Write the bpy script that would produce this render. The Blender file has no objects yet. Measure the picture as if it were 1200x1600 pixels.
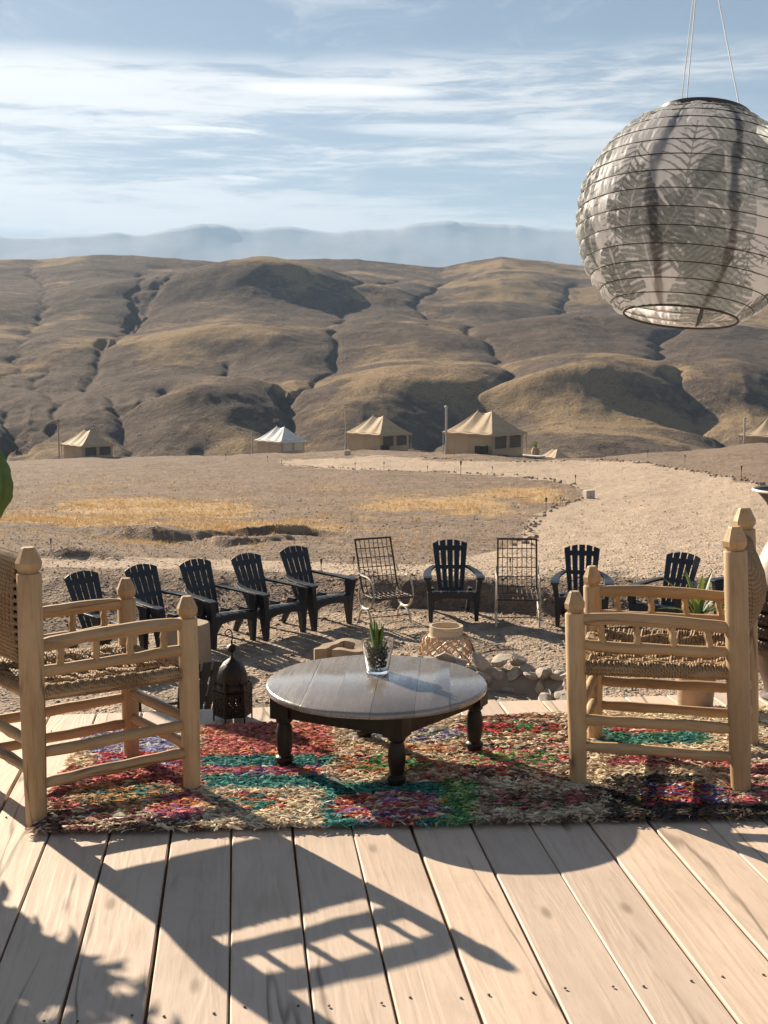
import bpy, bmesh, math, random
import numpy as np
from mathutils import Vector, Matrix

random.seed(7)
RNG = np.random.default_rng(11)
SC = bpy.context.scene
COL = SC.collection
R = math.radians

# ------------------------------------------------------------------ camera
F = 1900.0                      # focal length in pixels of the 1200x1600 photograph
PITCH = math.atan(244.0 / F)
CP, SP = math.cos(PITCH), math.sin(PITCH)
CAMZ = 1.5                      # eye height above the deck boards (z = 0)
cam_d = bpy.data.cameras.new('camera')
cam = bpy.data.objects.new('camera', cam_d)
COL.objects.link(cam)
cam.location = (0, 0, CAMZ)
cam.rotation_euler = (math.pi / 2 - PITCH, 0, 0)
cam_d.sensor_fit = 'VERTICAL'
cam_d.sensor_height = 24.0
cam_d.lens = 24.0 * F / 1600.0
cam_d.clip_start = 0.05
cam_d.clip_end = 30000
SC.camera = cam

# ------------------------------------------------------------------ light
SUN_AZ = R(-39.0)               # left of the view direction
SUN_EL = R(24.0)
sun_dir = Vector((math.sin(SUN_AZ) * math.cos(SUN_EL), math.cos(SUN_AZ) * math.cos(SUN_EL), math.sin(SUN_EL)))
sl = bpy.data.lights.new('sun', 'SUN')
sl.energy = 5.0
sl.angle = R(0.53)
sl.color = (1.0, 0.88, 0.70)
sun = bpy.data.objects.new('sun', sl)
COL.objects.link(sun)
sun.rotation_euler = (-sun_dir).to_track_quat('-Z', 'Y').to_euler()
sun.location = (-20, 25, 20)

SC.view_settings.view_transform = 'Standard'
SC.view_settings.look = 'None'
SC.view_settings.gamma = 1.0
SC.view_settings.use_curve_mapping = False
SC.view_settings.exposure = 1.5
SC.cycles.volume_step_rate = 1.0
SC.cycles.max_bounces = 8
SC.cycles.transparent_max_bounces = 16


# ------------------------------------------------------------------ node helpers
class NT:
    def __init__(s, tree):
        s.t = tree
        s.n = tree.nodes
        s.l = tree.links

    def new(s, typ, ins=None, **props):
        nd = s.n.new(typ)
        for k, v in props.items():
            setattr(nd, k, v)
        for k, v in (ins or {}).items():
            sock = nd.inputs[k]
            if isinstance(v, bpy.types.NodeSocket):
                s.l.new(v, sock)
            else:
                if isinstance(v, (tuple, list)) and len(v) == 3 and sock.type == 'RGBA':
                    v = (*v, 1.0)
                sock.default_value = v
        return nd

    def math(s, op, a, b=None, c=None, clamp=False):
        ins = {0: a}
        if b is not None: ins[1] = b
        if c is not None: ins[2] = c
        return s.new('ShaderNodeMath', ins, operation=op, use_clamp=clamp).outputs[0]

    def noise(s, vec, scale=5.0, detail=4.0, rough=0.55, dist=0.0):
        return s.new('ShaderNodeTexNoise', {'Vector': vec, 'Scale': scale, 'Detail': detail, 'Roughness': rough, 'Distortion': dist}).outputs['Fac']

    def map(s, vec, scale=(1, 1, 1), loc=(0, 0, 0), rot=(0, 0, 0)):
        return s.new('ShaderNodeMapping', {'Vector': vec, 'Scale': scale, 'Location': loc, 'Rotation': rot}).outputs[0]

    def step(s, x, a, b, lo=0.0, hi=1.0):
        return s.new('ShaderNodeMapRange', {'Value': x, 'From Min': a, 'From Max': b, 'To Min': lo, 'To Max': hi}, interpolation_type='SMOOTHSTEP').outputs[0]

    def mix(s, fac, a, b, mode='MIX'):
        nd = s.n.new('ShaderNodeMix')
        nd.data_type = 'RGBA'
        nd.blend_type = mode
        for sock, v in ((nd.inputs[0], fac), (nd.inputs[6], a), (nd.inputs[7], b)):
            if isinstance(v, bpy.types.NodeSocket):
                s.l.new(v, sock)
            else:
                if isinstance(v, (tuple, list)) and len(v) == 3:
                    v = (*v, 1.0)
                sock.default_value = v
        return nd.outputs[2]

    def attr(s, name, out='Fac'):
        return s.new('ShaderNodeAttribute', attribute_name=name).outputs[out]

    def bump(s, h, strength=0.5, dist=0.01, normal=None):
        ins = {'Height': h, 'Strength': strength, 'Distance': dist}
        if normal is not None: ins['Normal'] = normal
        return s.new('ShaderNodeBump', ins).outputs[0]


def material(name):
    m = bpy.data.materials.new(name)
    m.use_nodes = True
    nt = NT(m.node_tree)
    bs = m.node_tree.nodes['Principled BSDF']
    return m, nt, bs


def link(nt, a, node, sock):
    nt.l.new(a, node.inputs[sock])


def simple_mat(name, col, rough=0.6, var=0.25, scale=12.0, bump=0.0, bscale=60.0, metallic=0.0, spec=0.5):
    m, nt, bs = material(name)
    co = nt.new('ShaderNodeTexCoord').outputs['Object']
    rnd = nt.new('ShaderNodeObjectInfo').outputs['Random']
    n = nt.noise(co, scale, 5, 0.6)
    v = nt.math('ADD', nt.step(n, 0.3, 0.7), nt.math('MULTIPLY', rnd, 0.5))
    c = nt.mix(nt.math('MULTIPLY', v, 0.7), tuple(x * (1 - var) for x in col), tuple(min(1, x * (1 + var)) for x in col))
    link(nt, c, bs, 'Base Color')
    bs.inputs['Roughness'].default_value = rough
    bs.inputs['Metallic'].default_value = metallic
    bs.inputs['Specular IOR Level'].default_value = spec
    if bump:
        link(nt, nt.bump(nt.noise(co, bscale, 4, 0.6), bump, 0.01), bs, 'Normal')
    return m


# ------------------------------------------------------------------ world sky
world = bpy.data.worlds.new('World')
SC.world = world
world.use_nodes = True
wt = NT(world.node_tree)
bg = world.node_tree.nodes['Background']
skyn = wt.new('ShaderNodeTexSky', sky_type='NISHITA')
skyn.sun_disc = False
skyn.sun_elevation = SUN_EL
skyn.sun_rotation = SUN_AZ
skyn.altitude = 700
skyn.air_density = 1.0
skyn.dust_density = 0.6
skyn.ozone_density = 1.5
dirv = wt.new('ShaderNodeTexCoord').outputs['Generated']
sep = wt.new('ShaderNodeSeparateXYZ', {0: dirv})
dx, dy, dz = sep.outputs
az = wt.math('ARCTAN2', dx, dy)
warp = wt.noise(wt.map(dirv, (3.0, 3.0, 9.0)), 1.0, 3, 0.5)
el = wt.math('ADD', dz, wt.math('MULTIPLY', wt.math('SUBTRACT', warp, 0.5), 0.05))
# layered cirrus: streaks stretched along the horizon, mostly a belt low in the sky, broken patches higher up
big = wt.noise(wt.map(dirv, (2.0, 2.0, 19.0), (4.6, 1.4, 0.35)), 1.0, 3, 0.5, 0.3)
st1 = wt.noise(wt.map(dirv, (4.5, 4.5, 42.0), (3.1, 0.4, 0.0)), 1.0, 8, 0.62, 0.8)
st2 = wt.noise(wt.map(dirv, (13.0, 13.0, 120.0), (1.7, 2.2, 0.3), (0.0, 0.03, 0.0)), 1.0, 8, 0.68, 0.6)
st3 = wt.noise(wt.map(dirv, (7.0, 5.0, 16.0), (0.2, 5.2, 1.3), (0.0, 0.25, 0.0)), 1.0, 9, 0.68, 1.4)
belt = wt.math('MULTIPLY', wt.step(el, 0.0, 0.07, 0.45, 1.0), wt.step(el, 0.212, 0.236, 1.0, 0.0))
streak = wt.math('ADD', wt.math('ADD', wt.math('MULTIPLY', big, 0.36), wt.math('MULTIPLY', st1, 0.34)), wt.math('MULTIPLY', st2, 0.30))
lean = wt.step(az, -0.32, 0.16, 0.085, 0.035)
c0 = wt.math('MULTIPLY', belt, wt.step(wt.math('ADD', streak, lean), 0.38, 0.66))
c1 = wt.math('MULTIPLY', belt, wt.step(wt.math('ADD', streak, lean), 0.485, 0.585))
c2 = wt.math('MULTIPLY', wt.step(el, 0.19, 0.26), wt.math('MULTIPLY', wt.step(st3, 0.52, 0.80), 0.6))
cover = wt.math('MAXIMUM', wt.math('ADD', wt.math('MULTIPLY', c0, 0.36), wt.math('MULTIPLY', c1, 0.60)), c2)


def lens(a0, e0, wa, we, gain, edge=1.0):
    """a smooth lens-shaped cloud at azimuth a0 and elevation sine e0"""
    u = wt.math('DIVIDE', wt.math('SUBTRACT', az, a0), wa)
    e1 = wt.math('ADD', dz, wt.math('MULTIPLY', u, we * 0.35))
    v = wt.math('DIVIDE', wt.math('SUBTRACT', e1, e0), we)
    wob = wt.math('MULTIPLY', wt.math('SUBTRACT', st2, 0.5), edge)
    d = wt.math('ADD', wt.math('ADD', wt.math('MULTIPLY', u, u), wt.math('MULTIPLY', v, v)), wob)
    return wt.math('MULTIPLY', wt.math('MULTIPLY', wt.step(d, 0.30, 1.15, 1.0, 0.0), wt.step(wt.math('SUBTRACT', v, wt.math('MULTIPLY', wt.math('SUBTRACT', st2, 0.5), 1.2)), -1.1, 0.3, 0.35, 1.0)), gain)


lenses = [(-0.031, 0.2035, 0.085, 0.0062, 1.0, 0.7), (-0.140, 0.1745, 0.046, 0.0026, 0.8, 1.0),
          (0.045, 0.175, 0.085, 0.0062, 0.8, 2.2), (0.15, 0.176, 0.05, 0.0058, 0.8, 2.2), (-0.115, 0.139, 0.018, 0.0022, 0.7, 0.5)]
lensum = None
for L_ in lenses:
    q = lens(*L_)
    lensum = q if lensum is None else wt.math('MAXIMUM', lensum, q)
SKY_K = 0.029
skyc = wt.new('ShaderNodeHueSaturation', {'Saturation': 0.85, 'Color': skyn.outputs[0]}).outputs[0]
skys = wt.new('ShaderNodeVectorMath', {0: skyc, 'Scale': SKY_K}, operation='SCALE').outputs[0]
# clouds take the sun: brighter towards it
sd = wt.new('ShaderNodeVectorMath', {0: dirv, 1: tuple(sun_dir)}, operation='DOT_PRODUCT').outputs['Value']
glow = wt.step(sd, 0.4, 1.0, 0.27, 0.50)
ccol = wt.new('ShaderNodeVectorMath', {0: (1.0, 0.97, 0.93), 'Scale': glow}, operation='SCALE').outputs[0]
s1 = wt.mix(wt.math('MULTIPLY', cover, 0.92), skys, ccol)
s2 = wt.mix(wt.math('MULTIPLY', lensum, 0.62), s1, wt.new('ShaderNodeVectorMath', {0: ccol, 'Scale': 1.3}, operation='SCALE').outputs[0])
wt.l.new(s2, bg.inputs['Color'])
bg.inputs['Strength'].default_value = 1.0


# ------------------------------------------------------------------ projection helpers (photograph pixel -> place)
def ray(px, py):
    xc, yc = (px - 600) / F, (800 - py) / F
    return Vector((xc, CP + yc * SP, -SP + yc * CP))


def at_z(px, py, z=0.0):
    d = ray(px, py)
    t = (z - CAMZ) / d.z
    return Vector((0, 0, CAMZ)) + d * t


def at_y(px, py, y):
    d = ray(px, py)
    return Vector((0, 0, CAMZ)) + d * (y / d.y)


def project(X, Y, Z):
    zr = Z - CAMZ
    zc = Y * CP - zr * SP
    return 600 + F * X / zc, 800 - F * (Y * SP + zr * CP) / zc


# ------------------------------------------------------------------ numpy noise
class VNoise:
    def __init__(s, seed, n=256):
        s.g = np.random.default_rng(seed).random((n, n))
        s.n = n

    def __call__(s, x, y):
        xi, yi = np.floor(x).astype(int), np.floor(y).astype(int)
        fx, fy = x - xi, y - yi
        fx = fx * fx * fx * (fx * (fx * 6 - 15) + 10)
        fy = fy * fy * fy * (fy * (fy * 6 - 15) + 10)
        n = s.n
        a, b = s.g[xi % n, yi % n], s.g[(xi + 1) % n, yi % n]
        c, d = s.g[xi % n, (yi + 1) % n], s.g[(xi + 1) % n, (yi + 1) % n]
        return (a * (1 - fx) + b * fx) * (1 - fy) + (c * (1 - fx) + d * fx) * fy - 0.5


NZ = [VNoise(k) for k in range(8)]


def fbm(x, y, octv=4, seed=0, gain=0.5):
    t, a = 0, 1.0
    for k in range(octv):
        t = t + a * NZ[(seed + k) % 8](x * 2 ** k + 17.3 * k, y * 2 ** k - 9.1 * k)
        a *= gain
    return t


def sstep(x, a, b):
    t = np.clip((x - a) / (b - a), 0, 1)
    return t * t * (3 - 2 * t)


# ------------------------------------------------------------------ terrain height
GROUND_Z = -1.7
RING_C = (0.15, 11.2)
TAB_R = np.array([16.7, 20, 25, 30, 40, 55, 75, 100, 130, 160])
TAB_PX = np.arange(0, 1201, 150)
TAB_Y = np.array([[893, 868, 840, 822, 793, 768, 748, 733, 725, 721],
                  [893, 870, 844, 826, 795, 766, 744, 728, 719, 715],
                  [893, 872, 848, 830, 798, 765, 740, 722, 716, 712],
                  [893, 872, 849, 830, 797, 762, 737, 720, 712, 706.5],
                  [893, 872, 850, 830, 796, 758, 732, 712, 702.5, 704],
                  [893, 872, 849, 828, 792, 755, 729, 709, 710, 716],
                  [893, 870, 846, 824, 788, 753, 730, 719, 724, 736],
                  [893, 868, 842, 818, 780, 745, 720, 707, 712, 724],
                  [893, 866, 838, 812, 770, 735, 710, 695, 692, 696]], float)
HIL_R = np.array([200, 230, 300, 400, 500, 650, 800, 950, 1150])
HIL_Y = np.array([757, 735, 660, 585, 535, 480, 437, 407, 400], float)
SKY_PX = np.array([-300, 0, 150, 360, 450, 560, 690, 780, 900, 1000, 1200, 1500])
SKY_Y = np.array([412, 406, 398, 412, 405, 403, 419, 404, 420, 416, 428, 420], float)


def bil(px, r):
    i = np.clip((np.clip(px, 0, 1200)) / 150.0, 0, 7.9999)
    i0 = i.astype(int)
    fi = i - i0
    fi = fi * fi * (3 - 2 * fi)
    lr, lt = np.log(np.clip(r, 16.7, 160)), np.log(TAB_R)
    out = np.zeros_like(r)
    rows = [np.interp(lr, lt, TAB_Y[k]) for k in range(9)]
    rows = np.stack(rows)
    a = np.take_along_axis(rows, i0[None], 0)[0]
    b = np.take_along_axis(rows, (i0 + 1)[None], 0)[0]
    return a * (1 - fi) + b * fi


def seg_dist(X, Y, lines):
    """distance to a set of polylines, with the weight (offset) of each line added"""
    best = np.full(X.shape, 1e9)
    for off, pts in lines:
        for (x0, y0), (x1, y1) in zip(pts[:-1], pts[1:]):
            vx, vy = x1 - x0, y1 - y0
            L = vx * vx + vy * vy + 1e-9
            t = np.clip(((X - x0) * vx + (Y - y0) * vy) / L, 0, 1)
            d = np.hypot(X - x0 - t * vx, Y - y0 - t * vy) + off
            np.minimum(best, d, out=best)
    return best


def hill_at(px, py):
    """the place on the smooth hillside under a pixel"""
    r = float(np.interp(-py, -HIL_Y, HIL_R))
    a = (px - 600) / F
    c = 1 / math.sqrt(1 + a * a)
    return (a * r * c, r * c)


DRAIN_PX = [
    [(20, 720), (15, 660), (0, 600), (-60, 540), (-100, 480), (-120, 440)],
    [(-40, 600), (15, 560), (35, 535), (60, 505), (75, 470), (80, 440), (60, 412)],
    [(230, 740), (195, 662), (160, 625), (150, 585), (158, 560), (150, 535)],
    [(178, 640), (215, 622), (250, 605)],
    [(410, 720), (440, 652), (488, 605), (513, 578), (520, 545), (528, 515)],
    [(440, 650), (432, 612), (412, 598)], [(380, 600), (366, 582), (365, 568)],
    [(150, 545), (185, 532), (205, 513), (215, 490), (232, 455), (222, 425)],
    [(205, 513), (260, 472), (320, 445), (365, 418)],
    [(590, 710), (625, 663), (700, 646), (768, 617), (794, 592), (770, 563), (738, 535), (725, 518)],
    [(1190, 715), (1150, 678), (1105, 645), (1050, 602), (1015, 568), (1040, 545), (1070, 520), (1088, 480), (1075, 430)],
    [(528, 515), (545, 478), (590, 452), (620, 438)],
    [(725, 518), (700, 503), (655, 482), (665, 462), (692, 440), (702, 420)],
    [(725, 518), (780, 498), (860, 480), (900, 440)],
    [(1270, 700), (1260, 640), (1230, 590), (1225, 530), (1250, 480)],
    [(70, 720), (62, 650), (85, 600), (70, 560)],
    [(330, 720), (322, 690), (300, 670)],
    [(1420, 700), (1400, 600), (1380, 520), (1400, 460)],
]


def make_drain():
    rg = np.random.default_rng(5)
    lines = []
    for pl in DRAIN_PX:
        p = [hill_at(*q) for q in pl]
        # meander
        q = []
        for (a, b) in zip(p[:-1], p[1:]):
            n = max(2, int(math.hypot(b[0] - a[0], b[1] - a[1]) / 9))
            for k in range(n):
                t = k / n
                q.append((a[0] + (b[0] - a[0]) * t + rg.normal(0, 1.4), a[1] + (b[1] - a[1]) * t + rg.normal(0, 1.4)))
        q.append(p[-1])
        lines.append((0.0, q))
        # tributaries
        for k in range(3, len(q) - 1, 5):
            if rg.random() < 0.26:
                for s in ((-1, 1) if rg.random() < 0.4 else (rg.choice((-1, 1)),)):
                    dx_, dy_ = q[k + 1][0] - q[k][0], q[k + 1][1] - q[k][1]
                    ang = math.atan2(dy_, dx_) + s * rg.uniform(0.6, 1.2)
                    L = rg.uniform(18, 60)
                    x, y = q[k]
                    tp = [(x, y)]
                    for _ in range(5):
                        ang += rg.normal(0, 0.22) + 0.12 * (math.pi / 2 - ang)
                        x += math.cos(ang) * L / 5
                        y += math.sin(ang) * L / 5
                        tp.append((x, y))
                    lines.append((rg.uniform(6, 14), tp))
    return lines


DRAIN = make_drain()
DOMES = [(415, 470, 62, 70, 17.0), (250, 660, 0, 0, 0.0)]
def bank_line(pts):
    P = np.array([tuple(at_z(a, b, -2.4).xy) for a, b in pts])
    return P[:, 0], P[:, 1]


BANKS = [(bank_line([(-500, 818), (-100, 822), (60, 827), (110, 830), (165, 835), (240, 842), (300, 848), (345, 848), (390, 841), (450, 834), (500, 833), (560, 836), (660, 842)]), 0.30, (-6.5, -1.0)),
         (bank_line([(150, 838), (230, 846), (285, 853), (330, 862), (375, 864), (420, 855), (470, 846), (540, 844)]), 0.20, (-3.6, -1.2))]


def ground_h(X, Y):
    X = np.asarray(X, float); Y = np.asarray(Y, float)
    r = np.hypot(X, Y)
    az_ = np.clip(np.arctan2(X, np.maximum(Y, 1e-3)), -0.5, 0.5)
    az_ = np.where(Y < 0, np.sign(X) * 0.5, az_)
    px = 600 + F * np.tan(az_)
    yy = r * np.cos(np.clip(az_, -0.35, 0.35))
    D = bil(px, r) - 556.0
    z = CAMZ - np.maximum(yy, 16.0) * D / (F / CP)
    # beyond the crest the land drops into the valley
    z = z - np.maximum(r - 150, 0) * 0.16
    near = sstep(r, 14.5, 17.5)
    z = -1.42 * (1 - near) + z * near
    nz = fbm(X * 0.9, Y * 0.9, 3, 1)
    rb = np.hypot(X - RING_C[0], Y - RING_C[1]) + nz * 0.35
    side = np.where(Y < 9.0, 0.0, 1.0)
    step_ = sstep(rb, 4.0, 4.0 + 0.35 + 1.6 * sstep(-X, -0.5, 1.6) + 1.0 * sstep(X, 1.5, 3.5)) * sstep(Y, 7.5, 10.0)
    z = np.where(r < 18, np.minimum(z, GROUND_Z + (z - GROUND_Z) * step_), z)
    for (bx, by), amp, (xa, xb) in BANKS:
        wx, wy = X + 0.9 * fbm(X * 0.55, Y * 0.55, 3, 5), Y + 0.9 * fbm(X * 0.55 + 7, Y * 0.55, 3, 6)
        sd_ = wy - np.interp(wx, bx, by)
        on = np.clip(0.55 + 1.9 * fbm(X * 0.42, Y * 0.06 + amp * 9, 3, 7), 0.0, 1.1) * sstep(X, xa - 4, xa) * (1 - sstep(X, xb - 1.2, xb + 0.6))
        z = z + 0.62 * amp * on * (sstep(sd_, 0.0, 0.30) * np.exp(-np.maximum(sd_, 0) / 6.0) - 1.1 * np.exp(-((sd_ + 0.25) / 0.30) ** 2)) * sstep(r, 17.5, 19)
    # low heap of dug earth by the path
    hx, hy = at_z(120, 862, -1.45).xy
    z = z + 0.16 * np.exp(-(((X - hx) / 0.75) ** 2 + ((Y - hy) / 0.25) ** 2)) * (1 + nz)
    amp = np.interp(r, [3, 12, 30, 120], [0.008, 0.02, 0.10, 0.25])
    z = z + amp * fbm(X * 0.35, Y * 0.35, 4, 2) + 0.03 * fbm(X * 3.1, Y * 3.1, 3, 4) * sstep(rb, 3.2, 4.4) + 0.022 * fbm(X * 4, Y * 4, 3, 5)
    return z


BUMPS = [  # pixel, half width across, towards the viewer, away from the viewer, height
    (400, 470, 76, 44, 60, 23.0), (335, 634, 26, 15, 55, 6.0), (895, 622, 52, 19, 80, 9.5), (560, 642, 30, 16, 50, 4.5), (100, 640, 30, 18, 50, 4.0),
    (240, 545, 75, 26, 90, 5.0), (640, 548, 95, 32, 100, 6.0), (1010, 525, 85, 32, 90, 5.5), (780, 448, 95, 60, 80, 6.0), (60, 480, 70, 40, 80, 5.0), (1130, 600, 30, 25, 60, 5.0), (470, 560, 50, 24, 70, 3.5)]


def hill_h(X, Y):
    X = np.asarray(X, float); Y = np.asarray(Y, float)
    r = np.hypot(X, Y)
    a0 = np.arctan2(X, np.maximum(Y, 1e-3))
    az_ = np.where(Y > 0, a0, np.sign(X) * 1.5)
    px = 600 + F * np.tan(np.clip(az_, -0.45, 0.45))
    yimg = np.interp(r, HIL_R, HIL_Y)
    top = np.interp(px, SKY_PX, SKY_Y) - 407
    yimg = yimg + top * sstep(r, 600, 940)
    zb = CAMZ - r * np.cos(np.clip(az_, -0.35, 0.35)) * (yimg - 556) / (F / CP)
    zb = np.where(r > 950, zb - (r - 950) * 0.10, zb)
    wx = X + 6 * fbm(X / 40, Y / 40, 3, 2)
    wy = Y + 6 * fbm(X / 40 + 50, Y / 40, 3, 3)
    d = seg_dist(wx, wy, DRAIN)
    d = 0.5 * d + 0.25 * seg_dist(wx + 5, wy + 2, DRAIN) + 0.25 * seg_dist(wx - 5, wy + 2, DRAIN)
    A = np.interp(r, [200, 240, 330, 430, 700, 900, 960], [3, 9, 11, 7, 8, 6, 4])
    w = np.interp(r, [200, 300, 450, 600, 900], [18, 27, 40, 50, 60])
    rel = A * (1 - np.exp(-(d / w))) - 0.66 * A
    notch = -5.0 * np.exp(-(d / 2.3) ** 2) * (0.9 + 0.5 * fbm(X / 30, Y / 30, 2, 3))
    z = zb + rel + notch
    for px_, py_, sx, sn, sf, amp in BUMPS:
        cx, cy = hill_at(px_, py_)
        jx, jy = 9 * fbm(X / 45, Y / 45, 2, 4), 9 * fbm(X / 45 + 31, Y / 45, 2, 5)
        q = ((X - cx + jx) / sx) ** 2 + np.where(Y + jy < cy, (Y + jy - cy) / sn, (Y + jy - cy) / sf) ** 2
        z = z + amp * np.exp(-q)
    z = z + 5.0 * fbm(X / 130, Y / 100, 2, 6) * sstep(r, 210, 300) + 1.2 * fbm(X / 17, Y / 17, 5, 1)
    return z, d


def polar_sheet(name, radii, az_list, hfun, mat, closed=False, attrs=None):
    A_, R_ = np.meshgrid(az_list, radii)
    X, Y = R_ * np.sin(A_), R_ * np.cos(A_)
    res = hfun(X, Y)
    Z = res[0] if isinstance(res, tuple) else res
    nr, na = X.shape
    v = np.stack([X, Y, Z], -1).reshape(-1, 3)
    i = np.arange((nr - 1) * (na - 1))
    ri, ai = i // (na - 1), i % (na - 1)
    a = ri * na + ai
    f = np.stack([a, a + na, a + na + 1, a + 1], -1)
    f = f[:, ::-1]
    me = bpy.data.meshes.new(name)
    me.vertices.add(len(v)); me.vertices.foreach_set('co', v.ravel())
    me.loops.add(f.size); me.loops.foreach_set('vertex_index', f.ravel())
    me.polygons.add(len(f)); me.polygons.foreach_set('loop_start', np.arange(len(f)) * 4)
    me.polygons.foreach_set('use_smooth', np.ones(len(f), bool))
    me.update(calc_edges=True)
    for k, fn in (attrs or {}).items():
        at = me.attributes.new(k, 'FLOAT', 'POINT')
        at.data.foreach_set('value', np.asarray(fn(X, Y, Z, res), np.float32).ravel())
    me.materials.append(mat)
    o = bpy.data.objects.new(name, me)
    COL.objects.link(o)
    o['kind'] = 'structure'
    return o


def in_poly(px, py, poly):
    ins = np.zeros(px.shape, bool)
    n = len(poly)
    for k in range(n):
        x0, y0 = poly[k]; x1, y1 = poly[(k + 1) % n]
        c = ((y0 > py) != (y1 > py)) & (px < (x1 - x0) * (py - y0) / (y1 - y0 + 1e-9) + x0)
        ins ^= c
    return ins


PATH_POLY = [(-400, 864), (0, 868), (300, 872), (520, 880), (700, 880), (805, 852), (828, 812), (920, 775), (900, 758), (820, 746), (700, 738), (560, 733),
             (450, 727), (430, 719), (600, 712), (700, 721), (820, 721), (940, 719), (1010, 723), (1100, 739), (1200, 759), (1500, 800), (1500, 900),
             (860, 903), (600, 899), (520, 896), (300, 889), (0, 884), (-400, 880)]


def path_mask(X, Y, Z, res):
    px, py = project(X, np.maximum(Y, 3), Z)
    jx = 14 * fbm(X * 0.6, Y * 0.6, 3, 3); jy = 5 * fbm(X * 0.6 + 9, Y * 0.6, 3, 4)
    acc = 0
    for ox, oy in ((0, 0), (5, 0), (-5, 0), (0, 2), (0, -2), (9, 1), (-9, -1)):
        acc = acc + in_poly(px + jx + ox, py + jy + oy, PATH_POLY)
    m = acc / 7.0
    ring = sstep(4.1 - np.hypot(X - RING_C[0], Y - RING_C[1]), -0.1, 0.3)
    return np.maximum(m * (Y > 3), ring * 0.55)


def grass_mask(X, Y, Z, res):
    px, py = project(X, np.maximum(Y, 3), Z)
    m = 0.0
    for cx, cy, sx, sy, g in ((60, 815, 160, 14, 1.0), (470, 822, 150, 12, .9), (150, 790, 140, 16, .7), (310, 805, 120, 12, .9), (230, 800, 130, 22, .85), (380, 825, 150, 16, 1.0), (520, 815, 80, 14, .8), (700, 793, 120, 17, 1.0), (820, 775, 80, 13, .9),
                              (600, 810, 90, 10, .7), (350, 780, 80, 14, .5), (230, 845, 90, 8, .7), (560, 770, 120, 14, .35), (150, 760, 150, 20, .2), (640, 845, 60, 14, .25), (380, 850, 60, 8, .8)):
        m = np.maximum(m, g * np.exp(-((px - cx) / sx) ** 2 - ((py - cy) / sy) ** 2))
    n = fbm(X * 0.22, Y * 0.22, 4, 5)
    cut = 1.0
    for (bx, by), amp, (xa, xb) in BANKS:
        cut = cut * (1 - np.exp(-((Y - np.interp(X, bx, by) + 0.1) / 0.75) ** 2) * ((X > xa - 3) & (X < xb + 1)))
    return np.clip(m * (1.0 + 1.9 * n + 0.9 * fbm(X * 0.9, Y * 0.35, 3, 2)), 0, 1) * (Y > 18) * cut * (1 - 0.9 * path_mask(X, Y, Z, res))


def gold_mask(X, Y, Z, res):
    d = res[1]
    n = fbm(X / 26, Y / 26, 5, 4, 0.6)
    n2 = fbm(X / 90 + 5, Y / 90, 3, 2)
    return np.clip(0.20 + 0.9 * n + 0.9 * n2 + 0.25 * np.minimum(d, 40) / 40, 0, 1)


# ------------------------------------------------------------------ ground materials
def ground_material():
    m, nt, bs = material('stony_ground')
    co = nt.new('ShaderNodeTexCoord').outputs['Object']
    path = nt.attr('path'); grass = nt.attr('grass')
    n1 = nt.noise(co, 0.35, 5, 0.6)
    n2 = nt.noise(co, 3.0, 6, 0.65)
    n3 = nt.noise(co, 22.0, 5, 0.65)
    soil = nt.mix(nt.step(n1, 0.35, 0.65), (0.165, 0.118, 0.086), (0.228, 0.166, 0.123))
    soil = nt.mix(nt.step(n2, 0.40, 0.66), soil, (0.295, 0.215, 0.158))
    soil = nt.mix(nt.math('MULTIPLY', nt.step(n3, 0.52, 0.70), 0.65), soil, (0.115, 0.085, 0.068))
    pth = nt.mix(nt.step(n2, 0.35, 0.7), (0.41, 0.31, 0.228), (0.495, 0.38, 0.285))
    pth = nt.mix(nt.math('MULTIPLY', nt.step(n3, 0.55, 0.72), 0.5), pth, (0.25, 0.19, 0.15))
    c = nt.mix(nt.step(nt.math('ADD', path, nt.math('MULTIPLY', nt.math('SUBTRACT', n2, 0.5), 0.6)), 0.25, 0.8), soil, pth)
    gn = nt.noise(co, 1.6, 6, 0.7)
    gfac = nt.step(nt.math('ADD', grass, nt.math('MULTIPLY', nt.math('SUBTRACT', gn, 0.5), 1.3)), 0.28, 0.72)
    c = nt.mix(nt.math('MULTIPLY', gfac, 0.85), c, nt.mix(n3, (0.43, 0.275, 0.13), (0.54, 0.36, 0.185)))
    link(nt, c, bs, 'Base Color')
    bs.inputs['Roughness'].default_value = 0.95
    bs.inputs['Specular IOR Level'].default_value = 0.15
    vor = nt.new('ShaderNodeTexVoronoi', {'Vector': co, 'Scale': 14.0}).outputs['Distance']
    vor2 = nt.new('ShaderNodeTexVoronoi', {'Vector': co, 'Scale': 42.0}).outputs['Distance']
    h = nt.math('ADD', nt.math('MULTIPLY', nt.step(vor, 0.0, 0.5, 1.0, 0.0), 0.6), nt.math('ADD', nt.math('MULTIPLY', vor2, -0.35), nt.math('MULTIPLY', n2, 1.6)))
    link(nt, nt.bump(h, 1.0, 0.05), bs, 'Normal')
    return m


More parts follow.
